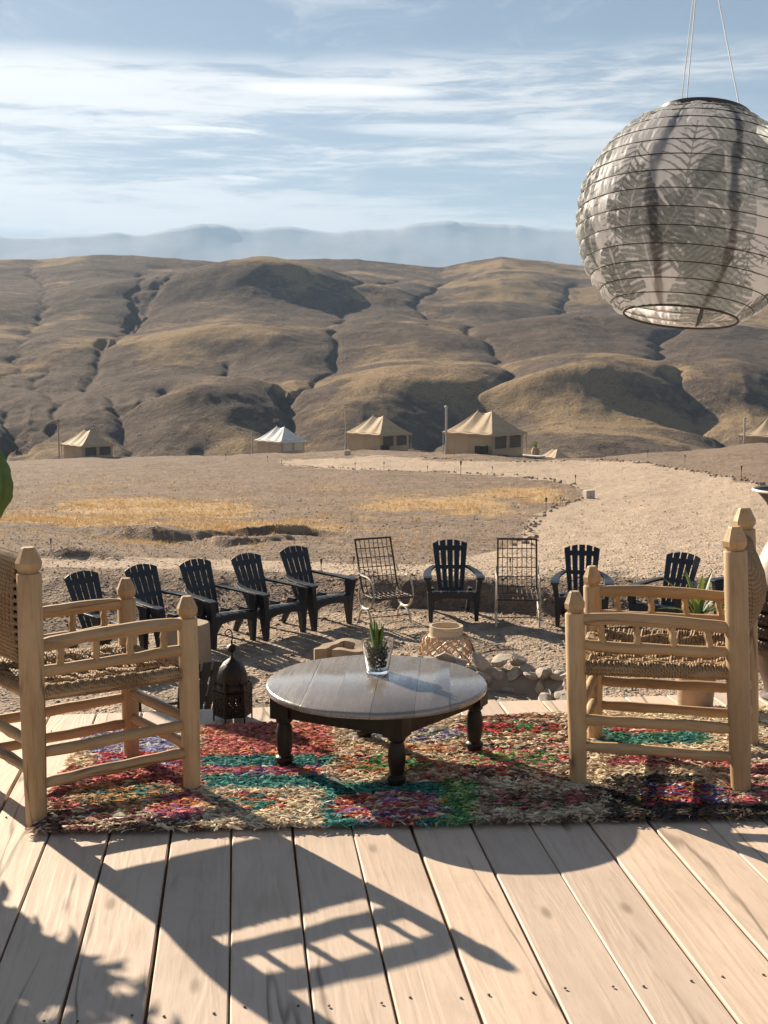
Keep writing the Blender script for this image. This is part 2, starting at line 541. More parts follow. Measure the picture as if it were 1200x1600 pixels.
def hill_material():
    m, nt, bs = material('dry_hillside')
    co = nt.new('ShaderNodeTexCoord').outputs['Object']
    gold = nt.attr('gold')
    n1 = nt.noise(co, 0.05, 6, 0.65)
    n2 = nt.noise(co, 0.30, 6, 0.7)
    n3 = nt.noise(co, 1.3, 4, 0.7)
    base = nt.mix(nt.step(n1, 0.35, 0.65), (0.108, 0.08, 0.064), (0.15, 0.111, 0.087))
    base = nt.mix(nt.step(n2, 0.45, 0.7), base, (0.19, 0.143, 0.105))
    g = nt.step(nt.math('ADD', gold, nt.math('MULTIPLY', nt.math('SUBTRACT', n2, 0.5), 0.9)), 0.25, 0.85)
    c = nt.mix(nt.math('MULTIPLY', g, 0.85), base, nt.mix(n3, (0.30, 0.208, 0.115), (0.41, 0.29, 0.168)))
    c = nt.mix(nt.math('MULTIPLY', nt.step(n3, 0.52, 0.64), 0.6), c, (0.075, 0.058, 0.045))
    link(nt, c, bs, 'Base Color')
    bs.inputs['Roughness'].default_value = 1.0
    bs.inputs['Specular IOR Level'].default_value = 0.05
    h = nt.math('ADD', nt.math('MULTIPLY', n2, 1.0), nt.math('MULTIPLY', n3, 0.5))
    link(nt, nt.bump(h, 1.0, 1.5), bs, 'Normal')
    return m


M_GROUND = ground_material()
M_HILL = hill_material()

az_front = np.linspace(R(-24), R(24), 620)
az_side = np.linspace(R(24), R(180), 60)[1:]
AZ = np.concatenate([-az_side[::-1], az_front, az_side])
rad_near = np.concatenate([[0.05, 1, 2, 3, 4, 5], np.exp(np.linspace(math.log(6), math.log(21), 330)), np.exp(np.linspace(math.log(21), math.log(205), 300))[1:]])
polar_sheet('ground', rad_near, AZ, ground_h, M_GROUND, attrs={'path': path_mask, 'grass': grass_mask})


def hill_blend(X, Y):
    z, d = hill_h(X, Y)
    r = np.hypot(X, Y)
    k = sstep(r, 203, 235)
    zg = ground_h(X * 203 / r, Y * 203 / r) - 0.3
    return zg * (1 - k) + z * k, d


rad_far = np.exp(np.linspace(math.log(203), math.log(1060), 430))
AZH = np.concatenate([-az_side[::-1], np.linspace(R(-24), R(24), 560), az_side])
polar_sheet('hills', rad_far, AZH, hill_blend, M_HILL, attrs={'gold': gold_mask})

# far plain and the mountain range
M_PLAIN = simple_mat('far_plain_soil', (0.30, 0.24, 0.19), 1.0, 0.2, 0.004)
M_MOUNT = simple_mat('mountain_rock', (0.42, 0.42, 0.43), 1.0, 0.25, 0.003)
MT_PX = [-500, -200, 0, 60, 120, 190, 215, 245, 290, 330, 352, 365, 400, 430, 460, 490, 520, 560, 610, 640, 680, 700, 740, 790, 830, 880, 940, 1000, 1100, 1200, 1500, 1800]
MT_Y = [378, 372, 371, 374, 372, 364, 369, 367, 357, 349, 350, 356, 359, 355, 354, 361, 367, 361, 359, 354, 349, 347, 350, 353, 357, 360, 366, 362, 370, 366, 372, 378]
MT_R = 6500.0


def mount_h(X, Y):
    r = np.hypot(X, Y)
    a = np.arctan2(X, np.maximum(Y, 1e-3))
    px = 600 + F * np.tan(np.clip(np.where(Y > 0, a, np.sign(X) * 1.3), -0.6, 0.6))
    yt = sum(np.interp(px + o_, MT_PX, MT_Y) for o_ in (-9, -4, 0, 4, 9)) / 5 + 3.6 * fbm(px / 38, px * 0 + 3, 4, 2)
    crest = CAMZ + MT_R * np.cos(np.clip(a, -0.5, 0.5)) * (556 - yt) / (F / CP)
    t = np.clip(1 - np.abs(r - MT_R) / 2000.0, 0, 1)
    soft = sum(np.interp(px + o_, MT_PX, MT_Y) for o_ in np.linspace(-260, 260, 15)) / 15
    mean = CAMZ + MT_R * np.cos(np.clip(a, -0.5, 0.5)) * (556 - soft) / (F / CP)
    spur = 30 * (fbm(X / 520, Y / 520, 4, 3) - 0.2) * np.clip((1 - t) * 3, 0, 1) * t
    return -35 + (mean + 35) * t ** 1.15 + (crest - mean) * t ** 13 + spur


polar_sheet('plain', np.array([1000, 1500, 2500, 4600]), AZH, lambda X, Y: np.full(X.shape, -40.0), M_PLAIN)
polar_sheet('mountains', np.linspace(4500, 8400, 70), np.concatenate([np.linspace(R(-60), R(-24), 60), az_front[1:-1:2], np.linspace(R(24), R(60), 60)]), mount_h, M_MOUNT)

# ------------------------------------------------------------------ haze
def haze_box():
    m = bpy.data.materials.new('thin_haze')
    m.use_nodes = True
    nt = NT(m.node_tree)
    nt.n.remove(nt.n['Principled BSDF'])
    pv = nt.new('ShaderNodeVolumePrincipled', {'Color': (0.48, 0.70, 1.0), 'Density': HAZE, 'Anisotropy': 0.0})
    nt.l.new(pv.outputs[0], nt.n['Material Output'].inputs['Volume'])
    x, y0, y1, z0, z1 = 8600, -1300, 8700, -60, 760
    vs = [(sx, sy, sz) for sz in (z0, z1) for sx, sy in ((-x, y0), (x, y0), (x, y1), (-x, y1))]
    fs = [(0, 3, 2, 1), (4, 5, 6, 7), (0, 1, 5, 4), (1, 2, 6, 5), (2, 3, 7, 6), (3, 0, 4, 7)]
    me = bpy.data.meshes.new('haze')
    me.from_pydata(vs, [], fs)
    me.materials.append(m)
    o = bpy.data.objects.new('haze', me)
    COL.objects.link(o)
    o['kind'] = 'stuff'


HAZE = 0.00015
haze_box()


# ================================================================== mesh helpers
class MB:
    def __init__(s):
        s.v, s.f = [], []

    def add(s, vs, fs):
        b = len(s.v)
        s.v.extend([tuple(p) for p in vs])
        s.f.extend([tuple(b + i for i in f) for f in fs])
        return s

    def box(s, c, size, rot=None):
        hx, hy, hz = size[0] / 2, size[1] / 2, size[2] / 2
        ps = [Vector((x, y, z)) for z in (-hz, hz) for x, y in ((-hx, -hy), (hx, -hy), (hx, hy), (-hx, hy))]
        if rot is not None:
            ps = [rot @ p for p in ps]
        c = Vector(c)
        return s.add([p + c for p in ps], [(0, 3, 2, 1), (4, 5, 6, 7), (0, 1, 5, 4), (1, 2, 6, 5), (2, 3, 7, 6), (3, 0, 4, 7)])

    def hexa(s, bottom, top):
        """a solid from four bottom and four top corners"""
        return s.add(list(bottom) + list(top), [(0, 3, 2, 1), (4, 5, 6, 7), (0, 1, 5, 4), (1, 2, 6, 5), (2, 3, 7, 6), (3, 0, 4, 7)])

    def tube(s, pts, r, n=8, cap=True, closed=False, phase=0.0, sq=None):
        pts = [Vector(p) for p in pts]
        m = len(pts)
        rs = [r] * m if not isinstance(r, (list, tuple)) else r
        up = None
        rings = []
        for k in range(m):
            a = pts[(k - 1) % m] if (closed or k > 0) else pts[k]
            b = pts[(k + 1) % m] if (closed or k < m - 1) else pts[k]
            t = (b - a).normalized()
            if up is None:
                up = Vector((0, 0, 1)) if abs(t.z) < 0.9 else Vector((1, 0, 0))
            x = t.cross(up)
            if x.length < 1e-6:
                x = t.cross(Vector((1, 0.3, 0)))
            x.normalize()
            up = x.cross(t).normalized()
            ring = []
            for q in range(n):
                an = phase + 2 * math.pi * q / n
                kx, ky = (1, 1) if sq is None else sq
                ring.append(pts[k] + x * (math.cos(an) * rs[k] * kx) + up * (math.sin(an) * rs[k] * ky))
            rings.append(ring)
        vs = [p for rg in rings for p in rg]
        fs = []
        for k in range(m if closed else m - 1):
            k2 = (k + 1) % m
            for q in range(n):
                q2 = (q + 1) % n
                fs.append((k * n + q, k * n + q2, k2 * n + q2, k2 * n + q))
        if cap and not closed:
            fs.append(tuple(range(n))[::-1])
            fs.append(tuple((m - 1) * n + q for q in range(n)))
        return s.add(vs, fs)

    def lathe(s, prof, n=24, c=(0, 0, 0), cap0=True, cap1=True, jitter=None, phase=0.0):
        c = Vector(c)
        vs = []
        for (r, z) in prof:
            for q in range(n):
                an = phase + 2 * math.pi * q / n
                rr = r * (1 if jitter is None else jitter(an, z))
                vs.append(c + Vector((rr * math.cos(an), rr * math.sin(an), z)))
        fs = []
        for k in range(len(prof) - 1):
            for q in range(n):
                q2 = (q + 1) % n
                fs.append((k * n + q, k * n + q2, (k + 1) * n + q2, (k + 1) * n + q))
        if cap0: fs.append(tuple(range(n))[::-1])
        if cap1: fs.append(tuple((len(prof) - 1) * n + q for q in range(n)))
        return s.add(vs, fs)

    def prism(s, poly, z0, z1):
        n = len(poly)
        vs = [(x, y, z0) for x, y in poly] + [(x, y, z1) for x, y in poly]
        fs = [tuple(range(n))[::-1], tuple(n + q for q in range(n))]
        fs += [(q, (q + 1) % n, n + (q + 1) % n, n + q) for q in range(n)]
        return s.add(vs, fs)

    def mesh(s, name, mat, smooth=True, sharp=35):
        me = bpy.data.meshes.new(name)
        me.from_pydata(s.v, [], s.f)
        if smooth:
            me.polygons.foreach_set('use_smooth', np.ones(len(me.polygons), bool))
            me.set_sharp_from_angle(angle=R(sharp))
        if mat is not None:
            me.materials.append(mat)
        me.update()
        return me

    def build(s, name, mat, parent=None, smooth=True, sharp=35, loc=None, bevel=0.0):
        o = bpy.data.objects.new(name, s.mesh(name, mat, smooth, sharp))
        COL.objects.link(o)
        if parent is not None:
            o.parent = parent
        if loc is not None:
            o.location = loc
        if bevel:
            bv = o.modifiers.new('bevel', 'BEVEL')
            bv.width = bevel
            bv.segments = 2
            bv.limit_method = 'ANGLE'
            bv.angle_limit = R(40)
        return o


def thing(name, label, cat, loc=(0, 0, 0), rotz=0.0, group=None):
    o = bpy.data.objects.new(name, None)
    o.empty_display_size = 0.1
    COL.objects.link(o)
    o.location = loc
    o.rotation_euler = (0, 0, rotz)
    return tag(o, label, cat, group)


def tag(o, label, cat, group=None):
    o['label'] = label
    o['category'] = cat
    if group:
        o['group'] = group
    return o


KIDS = {}


def copy_tree(o, loc, rotz, label, group=None, scale=None):
    r = o.copy()
    COL.objects.link(r)
    r.location = loc
    r.rotation_euler = (0, 0, rotz)
    if scale: r.scale = (scale,) * 3
    r['label'] = label
    if group: r['group'] = group
    for ch in [c for c in COL.objects if c.parent == o]:
        c = ch.copy()
        COL.objects.link(c)
        c.parent = r
        for g in [q for q in COL.objects if q.parent == ch]:
            d = g.copy()
            COL.objects.link(d)
            d.parent = c
    return r


def gz(x, y):
    return float(ground_h(np.array([x]), np.array([y]))[0])


def hit(px, py, y0=6.0, y1=190.0):
    """where the line of sight through a pixel meets the ground"""
    d = ray(px, py)
    ys = np.exp(np.linspace(math.log(y0), math.log(y1), 3000))
    X = ys * d.x / d.y
    Z = CAMZ + ys * d.z / d.y
    g = ground_h(X, ys)
    below = np.nonzero(Z <= g)[0]
    k = below[0] if len(below) else int(np.argmin(Z - g))
    return Vector((X[k], ys[k], g[k]))


def rock_mesh(name, mat, seed, sub=2, squash=(1, 1, 0.7), rough=0.28):
    bm = bmesh.new()
    bmesh.ops.create_icosphere(bm, subdivisions=sub, radius=1.0)
    rg = random.Random(seed)
    dirs = [(Vector((rg.gauss(0, 1), rg.gauss(0, 1), rg.gauss(0, 1))).normalized(), rg.uniform(0.42, 0.9)) for _ in range(13)]
    for v in bm.verts:
        p = v.co.copy()
        for dd, k in dirs:
            t = p.dot(dd)
            if t > k:
                p -= dd * (t - k) * 0.92
        p *= 1 + rg.uniform(-rough, rough) * 0.18
        v.co = Vector((p.x * squash[0], p.y * squash[1], p.z * squash[2]))
    me = bpy.data.meshes.new(name)
    bm.to_mesh(me)
    bm.free()
    me.polygons.foreach_set('use_smooth', np.ones(len(me.polygons), bool))
    me.set_sharp_from_angle(angle=R(38))
    me.materials.append(mat)
    return me


# ================================================================== materials
def wood_material(name, c0, c1, dark, axis='Y', grain=1.0, rough=0.6, knots=True, bump=0.35, spec=0.35, stain=0.0, crack=0.7):
    m, nt, bs = material(name)
    co = nt.new('ShaderNodeTexCoord').outputs['Object']
    rnd = nt.new('ShaderNodeObjectInfo').outputs['Random']
    off = nt.new('ShaderNodeCombineXYZ', {0: nt.math('MULTIPLY', rnd, 37.0), 1: nt.math('MULTIPLY', rnd, 91.0), 2: nt.math('MULTIPLY', rnd, 53.0)}).outputs[0]
    p = nt.new('ShaderNodeVectorMath', {0: co, 1: off}, operation='ADD').outputs[0]
    al = {'X': (0.09, 1, 1), 'Y': (1, 0.09, 1), 'Z': (1, 1, 0.09)}[axis]
    sc = lambda k: tuple(k * a for a in al)
    big = nt.noise(nt.map(p, sc(7.0 * grain)), 1.0, 3, 0.5, 0.8)
    rings = nt.math('SINE', nt.math('MULTIPLY', big, 46.0))
    fine = nt.noise(nt.map(p, sc(46.0 * grain)), 1.0, 6, 0.68)
    blot = nt.noise(p, 2.3, 4, 0.6)
    c = nt.mix(nt.step(blot, 0.3, 0.7), c0, c1)
    c = nt.mix(nt.math('MULTIPLY', nt.step(rings, 0.2, 1.0), 0.14), c, dark)
    c = nt.mix(nt.math('MULTIPLY', nt.step(fine, 0.50, 0.68), 0.34), c, dark)
    c = nt.mix(1.0, c, nt.mix(rnd, (0.86, 0.86, 0.87), (1.04, 1.02, 1.0)), 'MULTIPLY')
    if knots:
        kv = nt.map(p, {'X': (3.0, 9.0, 9.0), 'Y': (8.0, 3.0, 0.5), 'Z': (9.0, 9.0, 3.6)}[axis])
        vn = nt.new('ShaderNodeTexVoronoi', {'Vector': kv, 'Scale': 1.0, 'Randomness': 1.0})
        kd = vn.outputs['Distance']
        kd2 = nt.math('ADD', kd, nt.math('MULTIPLY', nt.math('SUBTRACT', fine, 0.5), 0.03))
        sel = nt.new('ShaderNodeSeparateColor', {0: vn.outputs['Color']}).outputs[0]
        on = nt.step(sel, 0.55, 0.57)
        c = nt.mix(nt.math('MULTIPLY', nt.math('MULTIPLY', nt.step(kd2, 0.05, 0.17, 1.0, 0.0), on), 0.6), c, tuple(x * 0.42 for x in dark))
    crk = nt.noise(nt.map(p, sc(3.2 * grain), (5.5, 2.2, 7.7)), 1.0, 5, 0.45, 0.4)
    ck = nt.math('MULTIPLY', nt.step(nt.math('ABSOLUTE', nt.math('SUBTRACT', crk, 0.5)), 0.0, 0.011, 1.0, 0.0), nt.step(nt.noise(p, 1.1, 2, 0.5), 0.47, 0.56))
    c = nt.mix(nt.math('MULTIPLY', ck, crack), c, tuple(x * 0.25 for x in dark))
    if stain:
        sn = nt.noise(p, 5.0, 5, 0.65, 0.5)
        c = nt.mix(nt.math('MULTIPLY', nt.step(sn, 0.55, 0.75), stain), c, tuple(x * 0.75 for x in dark))
    link(nt, c, bs, 'Base Color')
    bs.inputs['Specular IOR Level'].default_value = spec
    link(nt, nt.step(fine, 0.3, 0.7, rough - 0.08, rough + 0.1), bs, 'Roughness')
    hh = nt.math('ADD', nt.math('MULTIPLY', fine, 0.6), nt.math('MULTIPLY', rings, 0.12))
    link(nt, nt.bump(hh, bump, 0.004), bs, 'Normal')
    return m


M_PLANK = wood_material('sandy_plank_wood', (0.59, 0.455, 0.35), (0.67, 0.52, 0.405), (0.40, 0.275, 0.19), 'Y', 1.0, 0.62, True, 0.45, 0.3, 0.16)
M_JOIST = wood_material('rough_joist_wood', (0.30, 0.22, 0.15), (0.36, 0.27, 0.19), (0.2, 0.14, 0.09), 'X', 1.0, 0.8, False)
M_CHAIR = wood_material('raw_poplar_wood', (0.44, 0.285, 0.145), (0.56, 0.385, 0.21), (0.23, 0.125, 0.055), 'Z', 1.6, 0.55, True, 0.3)
M_RAIL = wood_material('raw_poplar_rail', (0.41, 0.262, 0.132), (0.53, 0.36, 0.195), (0.20, 0.11, 0.05), 'X', 1.6, 0.55, True, 0.35)
M_DARKWOOD = wood_material('dark_varnished_wood', (0.013, 0.008, 0.006), (0.021, 0.012, 0.008), (0.007, 0.004, 0.003), 'Z', 1.5, 0.45, False, 0.2, 0.35)
M_TOP = wood_material('waxed_table_top', (0.20, 0.168, 0.142), (0.27, 0.23, 0.20), (0.14, 0.11, 0.09), 'Y', 1.0, 0.26, False, 0.03, 1.0, 0.25, 0.0)
M_TOP.node_tree.nodes['Principled BSDF'].inputs['Coat Weight'].default_value = 0.6
M_TOP.node_tree.nodes['Principled BSDF'].inputs['Coat Roughness'].default_value = 0.16
M_LOG = wood_material('weathered_log', (0.33, 0.24, 0.16), (0.40, 0.30, 0.20), (0.19, 0.13, 0.085), 'Z', 1.2, 0.8, False, 0.6)
M_BAMBOO = wood_material('bamboo_strip', (0.55, 0.36, 0.22), (0.62, 0.43, 0.27), (0.40, 0.24, 0.13), 'Z', 2.0, 0.45, False, 0.2)
M_BAMRIM = wood_material('pale_bamboo_rim', (0.56, 0.45, 0.31), (0.62, 0.5, 0.36), (0.45, 0.33, 0.2), 'X', 2.0, 0.5, False, 0.2)


def rope_material():
    m, nt, bs = material('straw_rope')
    co = nt.new('ShaderNodeTexCoord').outputs['Object']
    w = nt.new('ShaderNodeTexWave', {'Vector': nt.map(co, (1, 1, 1), rot=(0.6, 0.5, 0.8)), 'Scale': 34.0, 'Distortion': 2.5, 'Detail': 2.0}).outputs['Fac']
    n = nt.noise(co, 9.0, 4, 0.6)
    f = nt.noise(co, 160.0, 3, 0.7)
    c = nt.mix(nt.step(n, 0.3, 0.7), (0.26, 0.16, 0.078), (0.38, 0.25, 0.13))
    c = nt.mix(nt.math('MULTIPLY', nt.step(w, 0.45, 0.1), 0.75), c, (0.13, 0.08, 0.04))
    c = nt.mix(nt.math('MULTIPLY', nt.step(f, 0.5, 0.7), 0.35), c, (0.55, 0.42, 0.26))
    link(nt, c, bs, 'Base Color')
    bs.inputs['Roughness'].default_value = 0.8
    link(nt, nt.bump(nt.math('ADD', w, f), 0.6, 0.003), bs, 'Normal')
    return m


M_ROPE = rope_material()
M_PLASTIC = simple_mat('black_moulded_plastic', (0.010, 0.0125, 0.018), 0.42, 0.3, 3.0, 0.15, 220.0)
M_IRON = simple_mat('rusty_wrought_iron', (0.075, 0.042, 0.026), 0.5, 0.45, 14.0, 0.3, 120.0, 0.4)
M_IRONP = simple_mat('sunlit_iron', (0.50, 0.42, 0.32), 0.45, 0.3, 14.0, 0.3, 120.0)  # sun reflected off the legs and arms, put into the base colour
M_LANT = simple_mat('dark_tin', (0.040, 0.030, 0.024), 0.45, 0.4, 20.0, 0.3, 150.0, 0.7)
M_STONE = simple_mat('field_stone', (0.36, 0.30, 0.245), 0.9, 0.3, 5.0, 0.5, 30.0)
M_PEB = simple_mat('gravel_stone', (0.29, 0.215, 0.16), 0.95, 0.4, 3.0)
M_MUD = simple_mat('dried_mud', (0.26, 0.20, 0.15), 0.95, 0.25, 4.0, 0.6, 18.0)
M_TERRA = simple_mat('dusty_terracotta', (0.40, 0.27, 0.18), 0.85, 0.2, 6.0, 0.2, 60.0)
M_CREAM = simple_mat('cream_glaze', (0.66, 0.56, 0.47), 0.42, 0.15, 6.0, 0.1, 40.0)
M_BLACK = simple_mat('black_glaze', (0.02, 0.018, 0.017), 0.25, 0.3, 8.0)
M_LEATHER = simple_mat('dark_braid', (0.055, 0.032, 0.022), 0.55, 0.4, 30.0, 0.3, 120.0)
M_WHITE = simple_mat('white_cord', (0.75, 0.75, 0.74), 0.7, 0.1, 20.0)
M_STEEL = simple_mat('galvanised_pipe', (0.42, 0.41, 0.40), 0.45, 0.2, 4.0, 0.1, 20.0, 0.6)
M_POLE = simple_mat('grey_timber_pole', (0.36, 0.29, 0.22), 0.85, 0.25, 4.0)
M_BLOCK = simple_mat('pale_plaster_block', (0.55, 0.47, 0.39), 0.9, 0.15, 6.0, 0.4, 20.0)
M_SOLAR = simple_mat('black_lamp_plastic', (0.03, 0.028, 0.026), 0.5, 0.3, 6.0)


def leaf_material(name, c0, c1, trans=0.35, tcol=(0.35, 0.42, 0.05)):
    m, nt, bs = material(name)
    co = nt.new('ShaderNodeTexCoord').outputs['Object']
    rnd = nt.new('ShaderNodeObjectInfo').outputs['Random']
    n = nt.noise(co, 14.0, 4, 0.6)
    c = nt.mix(nt.math('ADD', nt.math('MULTIPLY', nt.step(n, 0.3, 0.7), 0.6), nt.math('MULTIPLY', rnd, 0.4)), c0, c1)
    link(nt, c, bs, 'Base Color')
    bs.inputs['Roughness'].default_value = 0.55
    tr = nt.new('ShaderNodeBsdfTranslucent', {'Color': nt.mix(0.5, c, tcol)})
    mx = nt.new('ShaderNodeMixShader', {0: trans, 1: bs.outputs[0], 2: tr.outputs[0]})
    nt.l.new(mx.outputs[0], nt.n['Material Output'].inputs['Surface'])
    return m


M_SUCC = leaf_material('succulent_green', (0.09, 0.15, 0.03), (0.17, 0.23, 0.045), 0.25)
M_AGAVE = leaf_material('agave_green', (0.065, 0.12, 0.04), (0.12, 0.18, 0.06), 0.2)
M_CACTUS = leaf_material('cactus_green', (0.07, 0.13, 0.025), (0.12, 0.19, 0.04), 0.06)
M_SHRUB = leaf_material('shrub_green', (0.06, 0.10, 0.03), (0.10, 0.14, 0.045), 0.3)
M_DRYLEAF = leaf_material('dry_leaf', (0.45, 0.30, 0.12), (0.55, 0.36, 0.16), 0.3, (0.5, 0.3, 0.1))


def glass_material():
    m, nt, bs = material('clear_glass')
    bs.inputs['Base Color'].default_value = (0.96, 0.98, 0.97, 1)
    bs.inputs['Roughness'].default_value = 0.02
    bs.inputs['IOR'].default_value = 1.45
    bs.inputs['Transmission Weight'].default_value = 1.0
    return m


M_GLASS = glass_material()


def canvas_material(name, col, dk):
    m, nt, bs = material(name)
    co = nt.new('ShaderNodeTexCoord').outputs['Object']
    n = nt.noise(co, 1.2, 5, 0.6)
    st = nt.noise(nt.map(co, (2.5, 2.5, 0.4)), 1.0, 4, 0.6)
    c = nt.mix(nt.step(n, 0.3, 0.7), col, dk)
    c = nt.mix(nt.math('MULTIPLY', nt.step(st, 0.55, 0.75), 0.35), c, tuple(x * 0.8 for x in dk))
    link(nt, c, bs, 'Base Color')
    bs.inputs['Roughness'].default_value = 0.85
    link(nt, nt.bump(st, 0.4, 0.06), bs, 'Normal')
    return m


M_CANVAS = canvas_material('tan_canvas', (0.50, 0.37, 0.235), (0.43, 0.31, 0.19))
M_WALLC = canvas_material('sand_canvas_wall', (0.50, 0.385, 0.25), (0.44, 0.335, 0.215))
M_WHITEC = canvas_material('white_canvas', (0.74, 0.72, 0.68), (0.62, 0.60, 0.56))
M_NET = simple_mat('dark_window_netting', (0.12, 0.095, 0.08), 0.8, 0.15, 3.0)
M_PALEW = simple_mat('pale_window_flap', (0.55, 0.49, 0.42), 0.8, 0.1, 3.0)

# ================================================================== deck
DV = Vector((-math.sin(R(6.76)), math.cos(R(6.76)), 0))      # along the boards
PV = Vector((DV.y, -DV.x, 0))                                # across the boards
DROT = math.atan2(-DV.x, DV.y)
FAR = 0.5 * (at_z(70, 1122).dot(DV) + at_z(1175, 1077).dot(DV))
seam0 = at_z(362, 1300).dot(PV)
PITCHW = 0.1915
deck = MB()
for s_ in np.arange(-3.2, FAR - 0.1, 0.62):
    c = DV * float(s_)
    deck.box((c.x, c.y, -0.105), (11.0, 0.05, 0.13), Matrix.Rotation(DROT, 3, 'Z'))
for t_ in (-4.8, -2.4, 0.0, 2.4, 4.8):
    for s_ in (-3, 0, FAR - 0.35):
        c = DV * float(s_) + PV * t_
        deck.box((c.x, c.y, -0.95), (0.12, 0.12, 1.55), Matrix.Rotation(DROT, 3, 'Z'))
deck.box((DV * (FAR - 0.12)).to_tuple()[:2] + (-0.93,), (11.0, 0.03, 1.5), Matrix.Rotation(DROT, 3, 'Z'))  # unseen skirt board, added to keep sunlight out from under the planks
deck_o = deck.build('deck', M_JOIST, None, False)
deck_o['kind'] = 'structure'
nails = MB()
rg = random.Random(3)
n_seam = 26
for k in range(-n_seam, n_seam):
    t0 = seam0 + k * PITCHW + rg.uniform(-0.003, 0.003)
    w = PITCHW - rg.uniform(0.005, 0.009)
    end = FAR + rg.uniform(-0.025, 0.02)
    L = end + 3.4
    th = 0.038
    b = MB()
    ns = 12
    hw = w / 2
    ed = 0.0035
    rings = []
    for q in range(ns + 1):
        y = -L / 2 + L * q / ns
        wob = rg.uniform(-0.0015, 0.0015)
        lift = rg.uniform(-0.0015, 0.0015)
        rings.append([(-hw + wob, y, -th), (hw + wob, y, -th), (hw + wob, y, -ed + lift), (hw - ed + wob, y, lift), (0, y, lift + 0.0004), (-hw + ed + wob, y, lift), (-hw + wob, y, -ed + lift)])
    n7 = 7
    fs = []
    for q in range(ns):
        for j in range(n7):
            j2 = (j + 1) % n7
            fs.append((q * n7 + j, q * n7 + j2, (q + 1) * n7 + j2, (q + 1) * n7 + j))
    fs.append(tuple(range(n7))[::-1]); fs.append(tuple(ns * n7 + j for j in range(n7)))
    fs = [f[::-1] for f in fs]
    b.add([p for r_ in rings for p in r_], fs)
    o = b.build('plank', M_PLANK, deck_o, True, 25)
    c = PV * (t0 + PITCHW / 2) + DV * (end - L / 2)
    o.location = (c.x, c.y, rg.uniform(-0.002, 0.001))
    o.rotation_euler = (0, 0, DROT)
    for s_ in (1.35, 2.66, 3.93, FAR - 0.22):
        for sg in (-1, 1):
            p = PV * (t0 + PITCHW / 2 + sg * 0.055 + rg.uniform(-0.012, 0.012)) + DV * (float(s_) + rg.uniform(-0.015, 0.015))
            nails.lathe([(0.0036, 0.0), (0.0036, 0.0025), (0.002, 0.003)], 6, (p.x, p.y, 0.0012), cap0=False)
no = nails.build('nail_heads', simple_mat('rusty_nail', (0.10, 0.07, 0.05), 0.7), deck_o, False)
no['kind'] = 'stuff'

# ================================================================== rag rug
TEAL, PINK, SALM, ORNG, PURP, LAV = (.02, .23, .21), (.60, .15, .18), (.52, .19, .13), (.66, .30, .11), (.24, .09, .28), (.34, .35, .56)
GREEN, LIME, BLK, BRN, MAR, RED = (.06, .26, .09), (.36, .52, .17), (.012, .012, .013), (.12, .06, .035), (.15, .045, .055), (.52, .03, .045)
WHT, BLU, DGR, CRM, TAN = (.70, .66, .60), (.05, .10, .30), (.045, .11, .065), (.80, .64, .46), (.54, .41, .28)
REG = [('r', 50, 1262, 312, 1315, [TAN, BRN, MAR, CRM, SALM]), ('e', 205, 1163, 95, 22, [LAV, LAV, WHT, BLU]), ('r', 150, 1176, 330, 1202, [PINK, PINK, RED, LAV]),
       ('r', 80, 1200, 312, 1266, [PINK, SALM, MAR, PINK, ORNG]), ('e', 195, 1245, 95, 22, [DGR, TAN, ORNG, DGR, TEAL]), ('e', 275, 1262, 45, 18, [ORNG, PINK, PURP]),
       ('r', 315, 1128, 522, 1184, [SALM, SALM, PINK, SALM, ORNG]), ('r', 316, 1182, 520, 1199, [TEAL]), ('r', 320, 1198, 505, 1214, [ORNG, PINK, PURP, CRM]),
       ('r', 314, 1212, 520, 1232, [TEAL]), ('r', 318, 1231, 506, 1305, [CRM, CRM, TAN]), ('e', 390, 1254, 62, 15, [PINK, ORNG, TEAL, CRM]),
       ('r', 520, 1128, 722, 1164, [CRM, TAN, CRM]), ('e', 640, 1148, 95, 12, [PURP, LAV, CRM, TEAL]), ('r', 518, 1164, 716, 1226, [ORNG, SALM, CRM, TAN, CRM]),
       ('e', 610, 1195, 60, 14, [ORNG, GREEN, SALM]), ('r', 505, 1224, 722, 1305, [TEAL]), ('e', 612, 1262, 98, 24, [PINK, PURP, CRM, RED, ORNG]),
       ('r', 692, 1220, 746, 1300, [GREEN, LIME, GREEN]), ('r', 716, 1115, 906, 1164, [TAN, CRM, BRN, SALM]), ('e', 800, 1140, 85, 9, [GREEN, RED, BLK]),
       ('r', 716, 1162, 902, 1222, [PINK, CRM, BLK, TAN, RED]), ('e', 800, 1188, 72, 13, [LIME, PINK, GREEN, LIME]), ('r', 744, 1222, 966, 1300, [TAN, CRM, TAN, BRN]),
       ('e', 845, 1250, 95, 15, [GREEN, PINK, BRN, TAN, DGR]), ('r', 904, 1150, 1230, 1226, [CRM, TAN, CRM]), ('r', 940, 1136, 1108, 1164, [TEAL, TEAL, GREEN]),
       ('e', 1010, 1140, 62, 7, [RED, PINK, CRM]), ('r', 950, 1181, 1140, 1197, [RED, PINK, MAR, CRM]), ('r', 952, 1212, 1092, 1285, [BLK]),
       ('r', 1008, 1226, 1150, 1260, [WHT, BLU, RED, BLK, ORNG]), ('r', 1132, 1195, 1235, 1290, [BRN, TAN, PINK, MAR]), ('r', 1085, 1258, 1235, 1290, [BLK, BRN])]


